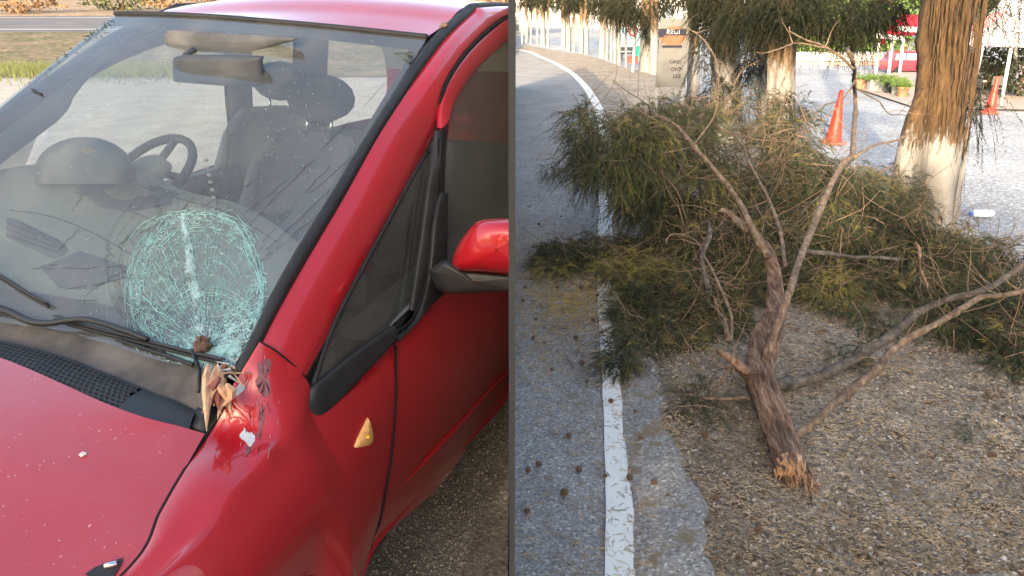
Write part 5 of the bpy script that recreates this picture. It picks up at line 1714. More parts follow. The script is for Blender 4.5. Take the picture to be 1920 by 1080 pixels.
# ------------------------------------------------------------------ standing trees
def standing_tree(pts, r0, r1, mat, label, group=None, Ybase=None, n=40, seg=20, flute=.12, crown=None, name='cypress_tree', top=None):
    """pts: px,py,Y of the trunk centre from the base up"""
    W = np.array([D(*p) for p in pts])
    b = G(pts[0][0], pts[0][1]) if False else W[0].copy()
    base = np.array([W[0][0], W[0][1], 0.0])
    t_ = empty(name, tuple(base), label=label, cat='tree', group=group)
    W = np.vstack([base - [0, 0, .05], W[1:]]) - base
    if top is not None: W = np.vstack([W, W[-1] + np.array(top)])
    P_ = rs(W, n)
    rad = np.interp(P_[:, 2], [0, .12, .5, P_[-1][2]], [r0 * 1.18, r0 * 1.04, r0, r1])
    m_ = MB()
    fl_ = [1 + flute * math.sin(j * 2 * math.pi / seg * 3 + .7) + flute * .8 * math.sin(j * 2 * math.pi / seg * 7) + rng.normal(0, flute * .35) for j in range(seg)]
    for i in range(n):
        for j in range(seg):
            th = 2 * math.pi * j / seg + .25 * P_[i][2]
            k = rad[i] * fl_[j] * (1 + .02 * rng.normal())
            m_.V.append((P_[i][0] + k * math.cos(th), P_[i][1] + k * math.sin(th), P_[i][2]))
    for i in range(n - 1):
        for j in range(seg):
            q_ = (j + 1) % seg
            m_.F.append((i * seg + j, i * seg + q_, (i + 1) * seg + q_, (i + 1) * seg + j))
    m_.build('trunk', mat, t_, True)
    return t_, base
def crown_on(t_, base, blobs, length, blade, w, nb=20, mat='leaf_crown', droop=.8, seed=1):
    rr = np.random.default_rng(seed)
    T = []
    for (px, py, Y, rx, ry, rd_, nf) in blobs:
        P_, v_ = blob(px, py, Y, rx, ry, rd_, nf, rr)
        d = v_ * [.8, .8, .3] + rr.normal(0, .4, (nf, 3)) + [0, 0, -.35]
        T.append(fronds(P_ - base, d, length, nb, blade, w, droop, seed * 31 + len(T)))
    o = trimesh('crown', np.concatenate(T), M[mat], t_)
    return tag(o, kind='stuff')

big, bb = standing_tree([(1748, 428, 5.40), (1752, 330, 5.40), (1762, 215, 5.42), (1772, 110, 5.45), (1780, 5, 5.5)], .165, .185, M['bark_big'], 'thick sunlit trunk with whitewashed foot standing right of the heap', n=70, seg=44, flute=.06, top=(.02, .0, 2.6), name='tree')
# bark ridges on the big trunk
rg_ = MB()
for _ in range(420):
    th = rng.uniform(0, 2 * math.pi); z0_ = rng.uniform(.05, 3.4); ln = rng.uniform(.10, .5)
    prof = []
    for k in range(6):
        z_ = z0_ + ln * k / 5
        W_ = D(np.interp(z_, [0, .7, 1.25, 1.7, 4], [1748, 1757, 1766, 1778, 1790]), 400, 5.4)
        cx_ = (G(1748, 428) * 0 + D(1748, 428, 5.4))[0] - bb[0]
    # centre line of the trunk in local coordinates
rb_top = D(1780, 5, 5.5) - bb
for _ in range(520):
    th = rng.uniform(-math.pi, .3); z0_ = rng.uniform(.03, 3.2); ln = rng.uniform(.08, .45)
    Q = []
    for k in range(6):
        z_ = z0_ + ln * k / 5
        c_ = np.array([np.interp(z_, [0, rb_top[2], rb_top[2] + 2.6], [0, rb_top[0], rb_top[0] + .02]), 0])
        rr_ = np.interp(z_, [0, .3, 2, 4], [.176, .166, .178, .18]) * 1.0
        t2_ = th + .02 * rng.normal()
        Q.append((c_[0] + rr_ * math.cos(t2_), c_[1] + rr_ * math.sin(t2_), z_))
    rg_.tube(Q, [.001, .004, .006, .005, .004, .001], 5, cap=False)
tag(rg_.build('bark_ridges', M['bark_big'], big, True), kind='stuff')
limb2 = MB()
P_ = rs(np.array([D(1706, 400, 5.35), D(1690, 345, 5.33), D(1700, 285, 5.33), D(1718, 215, 5.37), D(1745, 150, 5.44), D(1772, 95, 5.46)]) - bb, 26)
P_[0][2] = -.03
limb2.tube(P_, np.interp(np.arange(26), [0, 6, 25], [.085, .07, .05]), 16, wob=.16).build('side_stem', M['bark_big'], big, True)
crown_on(big, bb, [(1880, -30, 5.9, 60, 24, .3, 80), (1836, 10, 5.9, 16, 26, .3, 40), (1905, 40, 5.6, 10, 30, .2, 16), (1810, 185, 5.5, 30, 22, .15, 60), (1830, 200, 5.5, 16, 20, .1, 20)], .30, .055, .006, seed=21)

mid_, mb_ = standing_tree([(1462, 300, 7.6), (1464, 200, 7.6), (1467, 100, 7.6), (1470, 5, 7.6)], .135, .13, M['bark_wash'], 'brown trunk with whitewashed foot behind the top of the heap', n=44, seg=30, top=(0, .0, 2.4), name='tree')
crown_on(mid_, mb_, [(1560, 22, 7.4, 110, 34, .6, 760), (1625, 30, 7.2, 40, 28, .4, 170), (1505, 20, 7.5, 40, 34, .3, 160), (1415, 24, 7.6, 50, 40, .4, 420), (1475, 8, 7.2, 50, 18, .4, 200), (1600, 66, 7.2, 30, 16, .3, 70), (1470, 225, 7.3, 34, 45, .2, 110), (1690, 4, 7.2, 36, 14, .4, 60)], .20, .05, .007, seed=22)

tl = [ # px, py, r, label, wash
    (1362, 262, .19, 'wide dark brown trunk just right of the printed sign board', 8.9, [(1368, 18, 8.9, 56, 40, .5, 460), (1328, 34, 8.6, 22, 40, .3, 120), (1322, 100, 8.3, 18, 30, .2, 60), (1345, 170, 8.3, 26, 26, .2, 70), (1395, 170, 8.3, 16, 50, .2, 90), (1318, -8, 8.8, 26, 16, .4, 80), (1402, 90, 8.5, 18, 50, .2, 90)]),
    (1300, 205, .10, 'slender whitewashed trunk directly below the printed sign board', 11.2, [(1300, -16, 11, 36, 18, .7, 120)]),
    (1432, 235, .075, 'thin leaning whitewashed trunk left of the brown trunk', 9.8, [(1425, 100, 9.6, 26, 36, .3, 160)]),
    (1213, 134, .17, 'sunlit whitewashed trunk left of the printed sign board', 18.5, [(1205, 12, 18, 44, 26, 1.1, 300), (1220, 58, 18, 11, 20, .4, 60), (1165, 14, 18.5, 30, 18, 1, 150)]),
    (1226, 139, .10, 'slim white trunk touching the left edge of the sign board', 17.6, []),
]
for k, (px, py, rd_, lab, Yb, bl) in enumerate(tl):
    Yb = G(px, py)[1]
    sc = 1
    t_, b_ = standing_tree([(px, py, Yb), (px + 1, (py + 5) / 2, Yb), (px + 2, 2, Yb)], rd_, rd_ * .85, M['bark_wash'], lab, n=24, seg=16, top=(0, 0, 2.5), name='tree')
    if bl: crown_on(t_, b_, [(a, b, Yb - .3, c, d, e, f) for a, b, _, c, d, e, f in bl], .22 if Yb < 12 else .32, .055 if Yb < 12 else .10, .008 if Yb < 12 else .016, seed=30 + k)
row = [(987, 80, 5), (996, 80, 4), (1008, 82, 4), (1018, 84, 8), (1028, 87, 5), (1056, 91, 8), (1065, 95, 8), (1076, 97, 4), (1090, 100, 8), (1100, 102, 7), (1129, 108, 11), (1138, 112, 6), (1146, 115, 5), (1153, 118, 6), (1161, 122, 7), (1174, 126, 4)]
ORD = ['first', 'second', 'third', 'fourth', 'fifth', 'sixth', 'seventh', 'eighth', 'ninth', 'tenth', 'eleventh', 'twelfth', 'thirteenth', 'fourteenth', 'fifteenth', 'sixteenth']
for k, (px, py, w) in enumerate(row):
    Yb = G(px, py)[1]
    rd_ = w / 2 * Yb / FPX * 1.02
    t_, b_ = standing_tree([(px, py, Yb), (px + rng.normal(0, 1), (py + 5) / 2, Yb), (px + rng.normal(0, 1.5), 2, Yb)], rd_, rd_ * .85, M['bark_wash'],
                           f'{ORD[k]} whitewashed trunk from the left in the far roadside row', 'whitewashed trees in the far roadside row', n=12, seg=8, top=(0, 0, 3), name='tree')
    bl = []
    cx = px + rng.normal(0, 4)
    hgt = np.interp(px, [985, 1050, 1110, 1175], [14, 24, 34, 52])
    bl.append((cx, -2, Yb, 7 + hgt * .1, hgt * .38, 1.0, 46))
    bl.append((cx + rng.normal(0, 8), hgt * .55, Yb, 4, hgt * .16, .7, 12))
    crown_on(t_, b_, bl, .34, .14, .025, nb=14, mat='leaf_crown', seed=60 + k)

# ------------------------------------------------------------------ far things on the right-hand side
def face(name, c, w, h, mat, parent=None, t=.02, z=None):
    return MB().box(c, (w, t, h)).build(name, mat, parent)
def text(body, loc, size, mat, parent, name='lettering', rz=0, bold=.0):
    cu = bpy.data.curves.new(name, 'FONT'); cu.body = body; cu.size = size; cu.align_x = 'CENTER'; cu.align_y = 'CENTER'; cu.extrude = .004; cu.offset = bold
    cu.materials.append(mat)
    o = bpy.data.objects.new(name, cu); COL.objects.link(o)
    bpy.context.view_layer.update()
    me = bpy.data.meshes.new_from_object(o)
    bpy.data.objects.remove(o)
    o = bpy.data.objects.new(name, me); COL.objects.link(o)
    o.location = loc; o.rotation_euler = (math.pi / 2, 0, rz); o.parent = parent
    if not me.materials: me.materials.append(mat)
    return o
def rel(t_, px, py, Y): return D(px, py, Y) - np.array(t_.location)

# printed sign board
Ys = 11.5
c = D(1262, 100, Ys)
sg = empty('sign_board', (c[0], c[1], 0), label='tall grey printed sign board reading REGI between the trees', cat='sign')
k = math.hypot(Ys, 1) / FPX * .985
w_, h_ = 54 * k, 118 * k
bo = MB().box((0, 0, c[2]), (w_, .04, h_)).build('board', M['sign_board'], sg)
for sx in (-1, 1): MB().box((sx * w_ * .45, .05, c[2] / 2 - .1), (.05, .05, c[2] + .2)).build('post', M['grey_metal'], sg)
def sgp(px, py): q = D(px, py, Ys - .03); return (q[0] - c[0], -.03, q[2])
el = [(sgp(1262, 72)[0] + 24 * k * math.cos(a), -.024, sgp(1262, 68)[2] + 17 * k * math.sin(a)) for a in np.linspace(0, 2 * math.pi, 28, endpoint=False)]
mesh('emblem', el, [tuple(range(28))[::-1]], M['tan'], sg, False)
MB().box((sgp(1262, 62)[0], -.03, sgp(1262, 60)[2]), (46 * k, .012, 11 * k)).build('name_band', M['navy'], sg)
MB().box((sgp(1240, 62)[0], -.028, sgp(1240, 62)[2]), (9 * k, .012, 14 * k)).build('name_band', M['navy'], sg)
MB().box((sgp(1260, 86)[0], -.03, sgp(1260, 87)[2]), (36 * k, .012, 3.4 * k)).build('slogan_bar', M['navy'], sg)
text('REGI', (sgp(1262, 60)[0], -.042, sgp(1262, 60)[2]), 11.5 * k, M['canvas'], sg)
text('CARD', (sgp(1266, 116)[0], -.03, sgp(1266, 116)[2]), 8 * k, M['navy'], sg)
text('CHTI', (sgp(1269, 130)[0], -.03, sgp(1269, 130)[2]), 9 * k, M['navy'], sg)
text('LEZ', (sgp(1269, 143)[0], -.03, sgp(1269, 143)[2]), 9 * k, M['navy'], sg)

# round red-ringed traffic sign on a dark post
Yt = 19.5; c = D(1187, 58, Yt)
rs_ = empty('road_sign', (c[0], c[1], 0), label='round red ringed traffic sign seen under the tree crowns', cat='sign')
k = Yt / FPX
MB().lathe((0, 0, 0), [(9 * k, 0), (6.4 * k, 0)], 28).build('ring', M['red'], rs_).matrix_local = Matrix.Translation((0, -.02, c[2])) @ Matrix.Rotation(math.pi / 2, 4, 'X')
MB().lathe((0, 0, 0), [(6.8 * k, 0), (0.001, 0)], 28).build('disc', M['white_paint'], rs_).matrix_local = Matrix.Translation((0, -.012, c[2])) @ Matrix.Rotation(math.pi / 2, 4, 'X')
MB().tube([(.06, .03, 0), (.06, .03, c[2] + .2)], .04, 8).build('post', M['grey_metal'], rs_)
Yt = 33.; c = D(979, 40, Yt)
rs2 = empty('road_sign', (c[0], c[1], 0), label='small blue and white road sign at the far left end of the row', cat='sign')
k = Yt / FPX
MB().box((0, 0, c[2]), (9 * k, .04, 14 * k)).build('panel', simple('blue_grey_sign', (.22, .27, .36), .5), rs2)
MB().tube([(.0, .03, 0), (.0, .03, c[2])], .035, 8).build('post', M['grey_metal'], rs2)

# traffic cones
def cone(px, py, hpx, label):
    b_ = G(px, py)
    t_ = empty('traffic_cone', (b_[0], b_[1], 0), label=label, cat='traffic cone')
    k = np.linalg.norm(b_ - [0, 0, CAMH]) / FPX
    h = hpx * k / math.cos(PITCH * .3)
    MB().box((0, 0, .012), (h * .38, h * .38, .024)).build('foot', M['cone_base'], t_)
    MB().lathe((0, 0, 0), [(h * .165, .024), (h * .15, .035), (h * .10, h * .45), (h * .05, h * .86), (h * .04, h * .97), (h * .03, h), (0.001, h)], 26).build('cone_body', M['cone'], t_, True)
cone(1562, 268, 86, 'tall orange traffic cone behind the heap near the pale upright limb')
cone(1855, 212, 54, 'smaller orange traffic cone by the canopy post at right')

# white bottle with blue cap
b_ = G(1836, 408)
bt = empty('bottle', (b_[0], b_[1], 0), label='clear plastic bottle with blue cap lying on the paving right of the thick trunk', cat='bottle')
MB().tube([(-.06, 0, .03), (-.045, 0, .035), (.09, 0, .035), (.11, 0, .03)], [.014, .032, .032, .02], 12).build('bottle_body', M['clear'], bt, True)
MB().tube([(-.085, 0, .03), (-.06, 0, .03)], .016, 10).build('cap', M['blue'], bt)

# white building with windows far left of the row
def bldg(px0, px1, ytop, ybase, Y, mat, label, wins, name='building', depth=6, wmat='window'):
    a_, b2_ = D(px0, 40, Y), D(px1, 40, Y)
    cxm = (a_[0] + b2_[0]) / 2
    zt = D(px0, ytop, Y)[2]
    t_ = empty(name, (cxm, Y, 0), label=label, cat='building')
    MB().box((0, depth / 2, zt / 2 - .25), (b2_[0] - a_[0], depth, zt + .5)).build('wall', mat, t_)
    for (x0, y0, x1, y1) in wins:
        p, q = D(x0, y0, Y), D(x1, y1, Y)
        w_ = MB().box(((p[0] + q[0]) / 2 - cxm, -.02, (p[2] + q[2]) / 2), (abs(q[0] - p[0]), .06, abs(p[2] - q[2]))).build('window', M[wmat], t_)
        MB().box(((p[0] + q[0]) / 2 - cxm, -.06, min(p[2], q[2]) - .04), (abs(q[0] - p[0]) + .16, .12, .08)).build('sill', mat, w_)
    return t_
bldg(960.5, 987, -60, 78, 44, M['white_wall'], 'white building with stacked windows beyond the far end of the tree row', [(965.5, 10, 977, 24), (965.5, 31, 974, 42), (965.5, 47, 973, 58)])
bldg(989, 1113, -35, 90, 62, simple('cream_render', (.80, .75, .64), .9, var=.05), 'long bright cream building behind the far trunks', [(1034, 12, 1044, 26), (1078, 12, 1090, 28), (1116, 14, 1124, 28)])
bldg(1113, 1400, -30, 92, 58, M['white_wall'], 'bright white building side behind the sign board', [(1250, 10, 1262, 30)])
wl_ = bldg(1160, 1232, 56, 108, 28, M['blue_wall'], 'low pale blue shed wall behind the row of trunks', [(1204, 98, 1209, 118)], name='shed', depth=2)
b_ = D(1080, 66, 36)
gate = empty('utility_cabinet', (b_[0], b_[1], 0), label='brownish square cabinet standing between far whitewashed trunks', cat='cabinet')
MB().box((0, 0, .55), (.42, .4, 1.1)).build('cabinet_body', simple('brown_cabinet', (.38, .30, .26), .7), gate)
MB().box((0, -.21, .58), (.34, .02, .9)).build('cabinet_door', simple('brown_cabinet_door', (.44, .36, .31), .7), gate)
# red crate, green bin
b_ = G(1186, 121)
cr_ = empty('crate', (b_[0], b_[1], 0), label='small red cart with an upright handle below the blue shed wall', cat='cart')
MB().box((0, 0, .14), (.28, .2, .2)).build('cart_body', simple('red_cart', (.6, .08, .06), .5), cr_)
MB().tube([(.03, 0, .2), (.03, 0, .5)], .03, 6).build('handle', M['cone'], cr_)
b_ = G(1178, 112); o_ = empty('bench', (b_[0], b_[1], 0), label='low dark bench in front of the blue shed wall', cat='bench')
MB().box((0, 0, .20), (.5, .3, .05)).build('seat', M['black'], o_)
MB().box((0, .12, .32), (.5, .04, .12)).build('backrest', M['black'], o_)
for sx in (-.22, .22): MB().box((sx, 0, .09), (.04, .26, .18)).build('leg', M['black'], o_)
b_ = G(1199, 113); o_ = empty('bin', (b_[0], b_[1], 0), label='teal bin beside the red cart', cat='bin')
MB().lathe((0, 0, 0), [(.12, 0), (.16, .38)], 12).build('bin_body', M['teal'], o_, True)
MB().lathe((0, 0, 0), [(.17, .38), (.15, .42), (.001, .43)], 12).build('lid', M['teal'], o_, True)

# low white boundary wall with planting behind, right of the middle trunk
Yw = 22.5
a_, b2_ = D(1490, 110, Yw), D(1690, 112, Yw)
wl2 = MB().box(((a_[0] + b2_[0]) / 2, Yw + .1, .14), (b2_[0] - a_[0], .2, .36)).build('garden_wall', M['white_wall'])
tag(wl2, 'low white garden wall along the far side of the paving', 'wall')
kb = MB().box(((a_[0] + b2_[0]) / 2, Yw - .35, .03), (b2_[0] - a_[0] + 3, .5, .1)).build('kerb', simple('pinkish_kerb', (.45, .33, .27), .9)); tag(kb, kind='structure')
def leafball(name, c, rx, ry, rz_, n, size, mat, label, seed, cat='shrub', group=None):
    rr = np.random.default_rng(seed)
    v = rr.normal(0, 1, (n, 3)); v /= np.linalg.norm(v, axis=1)[:, None]; v *= (rr.uniform(.35, 1, n) ** .5)[:, None]
    v *= (1 + .25 * np.sin(v[:, 0] * 7 + seed) * np.cos(v[:, 2] * 6))[:, None]
    P_ = v * [rx, ry, rz_] + [0, 0, rz_]
    a_ = rr.normal(0, 1, (n, 3)); a_ /= np.linalg.norm(a_, axis=1)[:, None]
    b_ = np.cross(a_, rr.normal(0, 1, (n, 3))); b_ /= np.linalg.norm(b_, axis=1)[:, None]
    s_ = size * rr.uniform(.5, 1.3, (n, 1))
    T = np.concatenate([np.stack([P_ - a_ * s_, P_ + b_ * s_ * .45, P_ + a_ * s_], 1), np.stack([P_ - a_ * s_, P_ - b_ * s_ * .45, P_ + a_ * s_], 1)])
    t_ = empty(name, tuple(c), label=label, cat=cat, group=group)
    tag(trimesh('leaves', T, mat, t_), kind='stuff')
    MB().tube([(0, 0, 0), (0.02, 0, rz_)], rx * .06, 6).build('stem', M['bark'], t_)
    return t_
for k, (px, rx, h) in enumerate([(1500, .7, 1.0), (1535, .9, 1.3), (1575, 1.0, 1.7), (1615, 1.0, 1.6), (1650, 1.0, 1.8), (1700, 1.1, 1.6)]):
    p = D(px, 80, 24.5)
    leafball('shrub', (p[0], p[1], 0), rx, .6, h / 2, 900, .09, M['leaf_bg'], ['darkest low shrub behind the white garden wall at its left end', 'second shrub from the left behind the white garden wall', 'yellow green shrub behind the white garden wall below hanging foliage', 'light green shrub behind the wall left of the red flag', 'bright green shrub behind the wall under the red canopy', 'green shrub beside the thick trunk behind the red van'][k], 100 + k)
for k, px in enumerate(np.linspace(1420, 1900, 7)):
    p = D(px, 40, 34 + (k % 3) * 3)
    leafball('tree', (p[0], p[1], 0), 2.3, 1.5, 2.1 + .4 * (k % 2), 1500, .16, M['leaf_bg'] if k % 2 else M['leaf'], 'distant green tree behind the stalls', 140 + k, 'tree', 'distant green trees behind the stalls')
    
# red and white stall canopy
Yc = 19.0
c = D(1690, 60, Yc)
cn = empty('stall_canopy', (c[0], c[1], 0), label='red topped market canopy with white printed valance left of the thick trunk', cat='canopy')
def P3(px, py, Y=Yc, o=c): q = D(px, py, Y); return (q[0] - o[0], q[1] - o[1], q[2])
V = [P3(1650, 68), P3(1740, 66), P3(1740, 62, Yc + 2), P3(1655, 62, Yc + 2), P3(1690, 28, Yc + 1), P3(1735, 28, Yc + 1)]
mesh('canopy_top', V, [(0, 1, 5, 4), (1, 2, 5), (2, 3, 4, 5), (3, 0, 4)], M['red'], cn, False)
MB().add([P3(1642, 62, Yc - .3), P3(1696, 68, Yc - .3), P3(1696, 76, Yc - .3), P3(1642, 71, Yc - .3), P3(1642, 62, Yc - .26), P3(1696, 68, Yc - .26), P3(1696, 76, Yc - .26), P3(1642, 71, Yc - .26)], [(0, 1, 2, 3), (7, 6, 5, 4), (0, 4, 5, 1), (3, 2, 6, 7)]).build('valance', M['canvas'], cn)
MB().add([P3(1682, 48, Yc - .32), P3(1735, 52, Yc - .32), P3(1735, 62, Yc - .32), P3(1682, 58, Yc - .32), P3(1682, 48, Yc - .28), P3(1735, 52, Yc - .28), P3(1735, 62, Yc - .28), P3(1682, 58, Yc - .28)], [(0, 1, 2, 3), (7, 6, 5, 4), (0, 4, 5, 1), (3, 2, 6, 7)]).build('valance', M['canvas'], cn)
mesh('red_band', [P3(1652, 58, Yc - .31), P3(1694, 60, Yc - .31), P3(1694, 65, Yc - .31), P3(1652, 61, Yc - .31)], [(0, 1, 2, 3)], M['red'], cn, False)
for px, py0, py1 in ((1674, 72, 124), (1694, 74, 140), (1648, 80, 105)):
    q = P3(px, py0); q2 = G(px, py1)
    MB().tube([(q[0], q[1], q[2]), (q[0] + .01, q[1] - .1, 0)], .035, 8).build('post', M['white_paint'], cn)
fl_o = D(1654, 90, 20.5)
fg = empty('flag', (fl_o[0], fl_o[1], 0), label='small red flag on a thin pole in front of the shrubs', cat='flag')
MB().tube([(-.1, 0, 0), (-.1, 0, fl_o[2] + .3)], .015, 6).build('pole', M['grey_metal'], fg)
mesh('cloth', [(-.1, 0, fl_o[2] + .27), (.05, .03, fl_o[2] + .26), (.07, -.02, fl_o[2] + .1), (-.1, 0, fl_o[2] + .08)], [(0, 1, 2, 3)], M['red'], fg, False)

# little red van
c = G(1702, 137)
vn = empty('parked_van', (c[0], c[1], 0), label='small red van seen behind the planter pots left of the thick trunk', cat='van')
k = c[1] / FPX
u = 38 * k / 1.0
body = [[(-.9, -.45), (.9, -.45), (.9, .45), (-.9, .45)]]
def ringv(x0, x1, y0, y1, z): return [(x0 * u, y0 * u, z * u), (x1 * u, y0 * u, z * u), (x1 * u, y1 * u, z * u), (x0 * u, y1 * u, z * u), (x0 * u, y0 * u, z * u)]
rows = [ringv(-.88, .9, 0, 1.0, .12), ringv(-.92, .95, -.02, 1.02, .3), ringv(-.92, .95, -.02, 1.02, .5), ringv(-.86, .9, 0, 1.0, .55), ringv(-.70, .8, .08, .92, .92), ringv(-.64, .75, .12, .88, .98), ringv(-.2, .2, .4, .6, 1.0)]
gridmesh('body', rows, M['van'], vn, False)
for x0, x1 in ((-.72, -.25), (-.18, .28), (.34, .78)):
    wv = MB().add([(x0 * u, -.012 * u + .0, .58 * u), (x1 * u, -.012 * u, .58 * u), (x1 * .94 * u, .055 * u, .88 * u), (x0 * .92 * u, .055 * u, .88 * u)], [(0, 1, 2, 3)]).build('window', simple('van_window', (.45, .42, .48), .1), vn)
    MB().tube([(x0 * u, -.02 * u, .57 * u), (x1 * u, -.02 * u, .57 * u)], .01, 4).build('frame', M['van'], wv)
for x0 in (-.55, .6):
    MB().tube([(x0 * u, -.05 * u, .16 * u), (x0 * u, .1 * u, .16 * u)], .15 * u, 16).build('wheel', M['rubber'], vn)

# planters in front of it
for k, (px, py, wpx, hpx, mt, lab, shape) in enumerate([
    (1622, 168, 30, 14, 'terracotta', 'leftmost long planter with low green plants', 'box'), (1645, 172, 26, 17, 'grey_pot', 'grey planter left of the black pot', 'box'),
    (1666, 176, 15, 18, 'black_pot', 'black plant pot in the row of planters', 'pot'), (1682, 180, 18, 19, 'grey_pot', 'grey round pot between the black and terracotta pots', 'pot'),
    (1693, 184, 17, 17, 'terracotta', 'square terracotta pot nearest the thick trunk', 'pot')]):
    b_ = G(px, py); kk = np.linalg.norm(b_) / FPX
    t_ = empty('plant_pot', (b_[0], b_[1], 0), label=lab, cat='plant pot')
    w_, h_ = wpx * kk, hpx * kk
    if shape == 'box':
        MB().box((0, w_ * .25, h_ / 2), (w_, w_ * .5, h_)).build('pot', M[mt], t_)
        MB().box((0, w_ * .25, h_ + .008), (w_ * 1.04, w_ * .54, .016)).build('rim', M[mt], t_)
    else:
        MB().lathe((0, w_ * .3, 0), [(w_ * .36, 0), (w_ * .47, h_ * .85), (w_ * .52, h_ * .86), (w_ * .52, h_), (w_ * .44, h_), (w_ * .42, h_ * .8), (0.01, h_ * .8)], 16).build('pot', M[mt], t_, True)
    rr = np.random.default_rng(200 + k); n = 120
    A_ = np.stack([rr.uniform(-w_ * .5, w_ * .5, n), rr.uniform(0, w_ * .5, n), np.full(n, h_ * .9)], 1)
    tag(trimesh('plant', fronds(A_, rr.normal(0, .5, (n, 3)) + [0, 0, 1], .22, 16, .06, .010, .35, 300 + k), M['leaf_bg'], t_), kind='stuff')
# paved kerb behind the pots
pk = sheet('pavement', [tuple(G(1480, 186)[:2]), tuple(G(1720, 205)[:2]), tuple(G(1945, 208)[:2]), tuple(G(1945, 120)[:2]), tuple(G(1700, 128)[:2]), tuple(G(1600, 165)[:2])][1:], .02, simple('warm_paving', (.42, .34, .30), .9, var=.15, scale=4))

# white tent with lettering, right edge
Yh = 12.5
c = D(1880, 70, Yh)
tn = empty('market_tent', (c[0], c[1], 0), label='white and pink market tent with script lettering at the right edge', cat='tent')
def T3(px, py, Y=Yh): q = D(px, py, Y); return (q[0] - c[0], q[1] - c[1], q[2])
mesh('tent_roof', [T3(1812, 66), T3(1960, 66), T3(1990, 50, Yh + 2.2), T3(1830, 50, Yh + 2.2), T3(1900, -20, Yh + 1.1)], [(0, 1, 4), (1, 2, 4), (2, 3, 4), (3, 0, 4)], M['canvas'], tn, False)
mesh('pink_panel', [T3(1818, 62, Yh - .03), T3(1846, 56, Yh - .03), T3(1893, 20, Yh - .03), T3(1865, 24, Yh - .03), T3(1822, 44, Yh - .03)], [(0, 1, 2, 3, 4)], M['pink'], tn, False)
vb_ = MB().add([T3(1812, 66, Yh - .05), T3(1965, 66, Yh - .05), T3(1965, 90, Yh - .05), T3(1812, 86, Yh - .05), T3(1812, 66, Yh), T3(1965, 66, Yh), T3(1965, 90, Yh), T3(1812, 86, Yh)], [(0, 1, 2, 3), (7, 6, 5, 4), (0, 4, 5, 1), (3, 2, 6, 7)]).build('valance', M['canvas'], tn)
q = T3(1853, 82, Yh - .07)
text('Huzur', q, .13, simple('violet_ink', (.12, .10, .22), .6), tn)
for px0, py0, px1, py1 in ((1897, 84, 1876, 200), (1842, 88, 1826, 165), (1905, 84, 1903, 150)):
    a_ = T3(px0, py0, Yh - .02); b_ = G(px1, py1)
    MB().tube([a_, (b_[0] - c[0], b_[1] - c[1], 0)], .028, 8).build('post', M['white_paint'], tn, True)
# foliage and furniture under the tent
for k, (px, py, Y, rx, rz_) in enumerate([(1850, 150, 14.5, .55, .55), (1885, 150, 14.5, .5, .5), (1912, 160, 14.0, .4, .5), (1820, 150, 14.8, .35, .42)]):
    p = D(px, py, Y)
    leafball('shrub', (p[0], p[1], 0), rx, .4, rz_, 700, .05, M['leaf_dark'], ['dark shrub under the tent left of the leaning post', 'dark shrub behind the orange pot under the tent', 'dark shrub at the right edge under the tent', 'dark shrub right behind the thick trunk under the tent'][k], 400 + k)
b_ = G(1858, 170); pt = empty('plant_pot', (b_[0], b_[1], 0), label='wide terracotta pot on the terrace behind the small cone', cat='plant pot')
MB().lathe((0, 0, 0), [(.14, .12), (.2, .3), (.22, .38), (.13, .42), (.15, .46), (.12, .46)], 18).build('pot', M['terracotta'], pt, True)
def chair(px, py, h, label, rz=0):
    b_ = G(px, py); t_ = empty('chair', (b_[0], b_[1], 0), rz, label=label, cat='chair')
    w_ = h * .5
    MB().box((0, 0, h * .5), (w_, w_, .03)).build('seat', M['black'], t_)
    MB().box((0, w_ * .48, h * .8), (w_, .03, h * .4)).build('backrest', M['black'], t_)
    for sx in (-1, 1):
        for sy in (-1, 1): MB().tube([(sx * w_ * .45, sy * w_ * .45, 0), (sx * w_ * .45, sy * w_ * .45, h * .5)], .014, 6).build('leg', M['black'], t_)
chair(1834, 190, .38, 'black terrace chair between the thick trunk and the small cone', .3)
chair(1866, 186, .40, 'black terrace chair right behind the small cone', -.4)
b_ = G(1818, 178); tb = empty('table', (b_[0], b_[1], 0), label='dark low table with a pale top at the edge of the thick trunk', cat='table')
MB().box((0, 0, .27), (.36, .3, .03)).build('tabletop', M['headliner'], tb)
for sx in (-1, 1):
    for sy in (-1, 1): MB().tube([(sx * .15, sy * .12, 0), (sx * .15, sy * .12, .26)], .014, 6).build('leg', M['black'], tb)

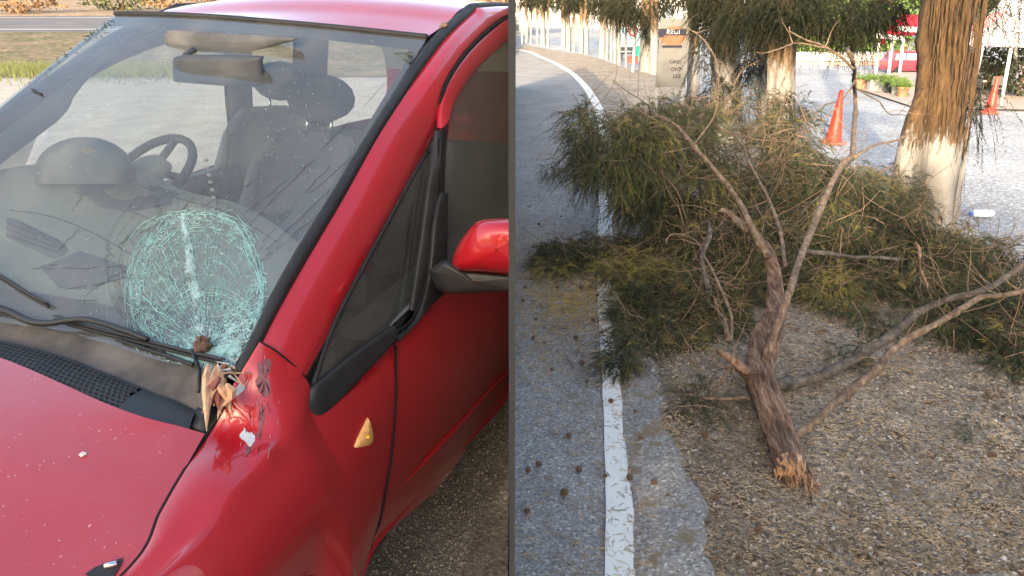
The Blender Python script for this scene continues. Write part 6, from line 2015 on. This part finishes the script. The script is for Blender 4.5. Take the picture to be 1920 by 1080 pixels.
# ------------------------------------------------------------------ left-hand backdrop
for k in range(16):
    x = -70 + k * 5.0 + rng.normal(0, 1); y = 47 + rng.normal(0, 1.5)
    leafball('shrub', (x, y, slopez(y)), 2.6, 1.2, .45 + .2 * rng.random(), 500, .16, M['leaf'] if k % 2 else simple('dry_brush', (.22, .13, .07), .9, var=.4), 'scrubby dry brown bush on the bank across the far road' if k % 2 == 0 else 'scrubby olive green bush on the bank across the far road', 500 + k, 'bush', 'bushes on the bank across the far road')
gr_ = []
r = np.random.default_rng(77)
n = 9000
X_ = r.uniform(-22, -7, n); Y_ = 19.5 + r.normal(0, 1.2, n)
Z_ = np.array([slopez(y) for y in Y_])
base = np.stack([X_, Y_, Z_], 1); d = np.stack([r.normal(0, .05, n), r.normal(0, .05, n), r.uniform(.08, .25, n)], 1); s_ = np.stack([np.full(n, .012), np.zeros(n), np.zeros(n)], 1)
tag(trimesh('grass', np.stack([base - s_, base + s_, base + d], 1), simple('verge_grass_blades', (.07, .085, .03), .9, var=.4, scale=2)), 'green grass patch at the near side of the far road', 'grass', kind='stuff')

# ------------------------------------------------------------------ unseen trees added behind the camera to throw shade (they also mirror in the paint)
for k, (x, y, h, w_) in enumerate([(-2.6, -5.5, 3.9, .95), (-.9, -6.2, 3.6, .95), (.9, -5.8, 3.4, .9), (-4.0, -6.0, 5.6, 1.0), (-5.3, -5.2, 5.8, 1.0), (2.8, -6.4, 3.2, .8), (-6.9, -5.6, 5.2, 1.0)]):
    rr = np.random.default_rng(700 + k); n = 2600
    v = rr.normal(0, 1, (n, 3)); v /= np.linalg.norm(v, axis=1)[:, None]; v *= (rr.uniform(.2, 1, n) ** .45)[:, None]
    A_ = v * [w_, w_, h * .46] + [0, 0, h * .54]
    t_ = empty('tree', (x, y, 0), label='bushy shade cypress added out of view behind the viewer', cat='tree', group='shade cypresses added behind the viewer')
    tag(trimesh('crown', fronds(A_, v + [0, 0, .5], .35, 14, .12, .03, .3, 800 + k), M['leaf_dark'], t_), kind='stuff')
    MB().tube([(0, 0, -.05), (0, 0, h * .5), (.03, 0, h * .8)], [.13, .10, .04], 10).build('trunk', M['bark'], t_, True)
